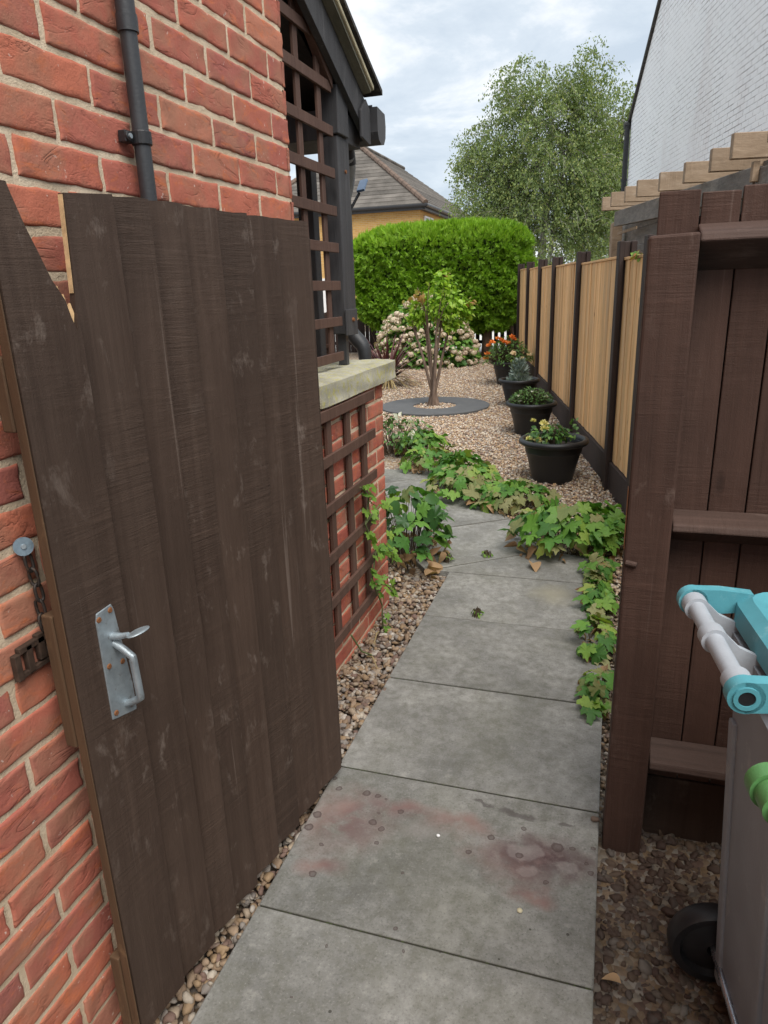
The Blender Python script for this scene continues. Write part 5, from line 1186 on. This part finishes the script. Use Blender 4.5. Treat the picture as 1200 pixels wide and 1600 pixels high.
# ------------------------------------------------------------------ white painted brick house on the right
WB = m_whitebrick()
wo_ = F0 + FN * 2.5; SA, SB, SR = 11.9, 3.2, 7.55; EZ, RZ = 4.78, 8.55
wh = thing('white_house', tuple(wo_ + FD * SA), 'white painted brick gable end of a house on the right, rising above the timber shelter', 'house')
mw = Matrix.Identity(4)
for i in range(3): mw[i][0] = -FD[i]; mw[i][1] = (0, 0, 1)[i]; mw[i][2] = -FN[i]
me = bpy.data.meshes.new('wall'); Lw = SA - SB; Rw = SA - SR
vs = [(0, 0, 0), (Lw, 0, 0), (Lw, EZ, 0), (Rw, RZ, 0), (0, EZ, 0)]; vs += [(a, b, -8.0) for a, b, c in vs]
me.from_pydata(vs, [], [(0, 1, 2, 3, 4), (9, 8, 7, 6, 5), (0, 5, 6, 1), (1, 6, 7, 2), (4, 9, 5, 0)]); me.materials.append(WB)
o = bpy.data.objects.new('wall', me); COL.objects.link(o); o.parent = wh; o.matrix_local = mw
def wp(s, z, t): return tuple(wo_ + FD * s + FN * t + ZZ * z)
g = G(); q1 = [(SA + .12, EZ - .10), (SR, RZ), (SB - .12, EZ - .10)]
for (a, za), (b, zb) in ((q1[0], q1[1]), (q1[1], q1[2])):
    g.hexa([wp(a, za, -.05), wp(b, zb, -.05), wp(b, zb, 8), wp(a, za, 8), wp(a, za + .10, -.05), wp(b, zb + .10, -.05), wp(b, zb + .10, 8), wp(a, za + .10, 8)])
g.out('roof', DTILE, wh)
g = G(); g.tube([wp(SA + .10, EZ - .1, -.12), wp(SA + .10, EZ - .1, 8)], .075, 12); g.out('gutter', BLKPL, wh)
g = G(); g.tube([wp(SA + .06, EZ - .12, -.06), wp(SA + .06, 0, -.06)], .055, 12)
g.box(0, 0, 0, 0, 0, 0); g.v = g.v[:-8]; g.f = g.f[:-6]
dpw = g.out('downpipe', BLKPL, wh)
for z in (3.6, 2.4):
    g = G(); g.tube([wp(SA + .06, z, -.06), wp(SA + .06, z + .05, -.06)], .068, 12); g.out('pipe_clip', BLKPL, dpw)

# ------------------------------------------------------------------ small loose things
def fallen(loc, s_, mat, label, seed):
    rng = np.random.default_rng(seed); V, F = scatter(*(lambda q: (q[0], [q[1]]))(ovate(.33, .25, .75)), np.array([loc]), frames(np.array([[math.cos(seed), math.sin(seed), .1]]), np.array([[.1, .2, 1.]])), np.array([s_])); o = mesh_np('fallen_leaf', V, F, mat, origin=loc); tag(o, label, 'leaf', 'fallen leaves')
fallen((.115, 1.335, -.028), .045, LV_DEAD, 'single curled brown leaf lying on the pebbles near the black bin wheel', 3)
fallen((-.36, 3.86, .012), .11, LV_DEAD, 'curled pale brown leaf lying on the path under the biggest green clump', 5)
fallen((-.93, 3.55, .005), .10, LV_DEAD, 'folded pinkish brown leaf lying on the path edge by the plant at the wall end', 1)
fallen((-1.10, 4.62, .012), .06, LV_DEAD, 'dry brown leaf lying alone on the bend of the path', 2)
def stone(loc, s_, mat, label, seed):
    rng = np.random.default_rng(seed); V = IC[2][0] * np.array(s_); V = V * (1 + .12 * np.sin(V[:, :1] * 300 + seed)) + np.array(loc); tag(mesh_np('pebble', V, IC[2][1], mat, smooth=True, origin=loc), label, 'pebble', 'loose pebbles on the paving')
stone((-.138, 1.447, .003), (.0085, .007, .004), CREAM, 'round cream pebble lying on the stained slab, right of centre', 2)
stone((-.403, 1.646, .003), (.006, .005, .004), WHITEF, 'tiny white chip lying in the middle of the stained slab', 3)
stone((.040, 1.835, .006), (.013, .010, .008), RIDGE, 'brown pebble resting on the slab corner by the gate post', 4)
for k, (a, b, lab) in enumerate((((-.96, 2.62, -.005), (-.88, 2.52, .004), 'short pale twig lying on the pebbles below the trellis'), ((-.98, 2.85, .0), (-.955, 2.70, .012), 'thin curved brown twig leaning on the foot of the low brick wall'))):
    g = G(); a, b = np.array(a), np.array(b); g.tube([a, (a + b) / 2 + np.array([0, .01, .02]), b], [.004, .0035, .002], 6); o = g.out('twig', LV_STRAW, None, origin=tuple(a)); tag(o, lab, 'twig', 'twigs by the low wall')
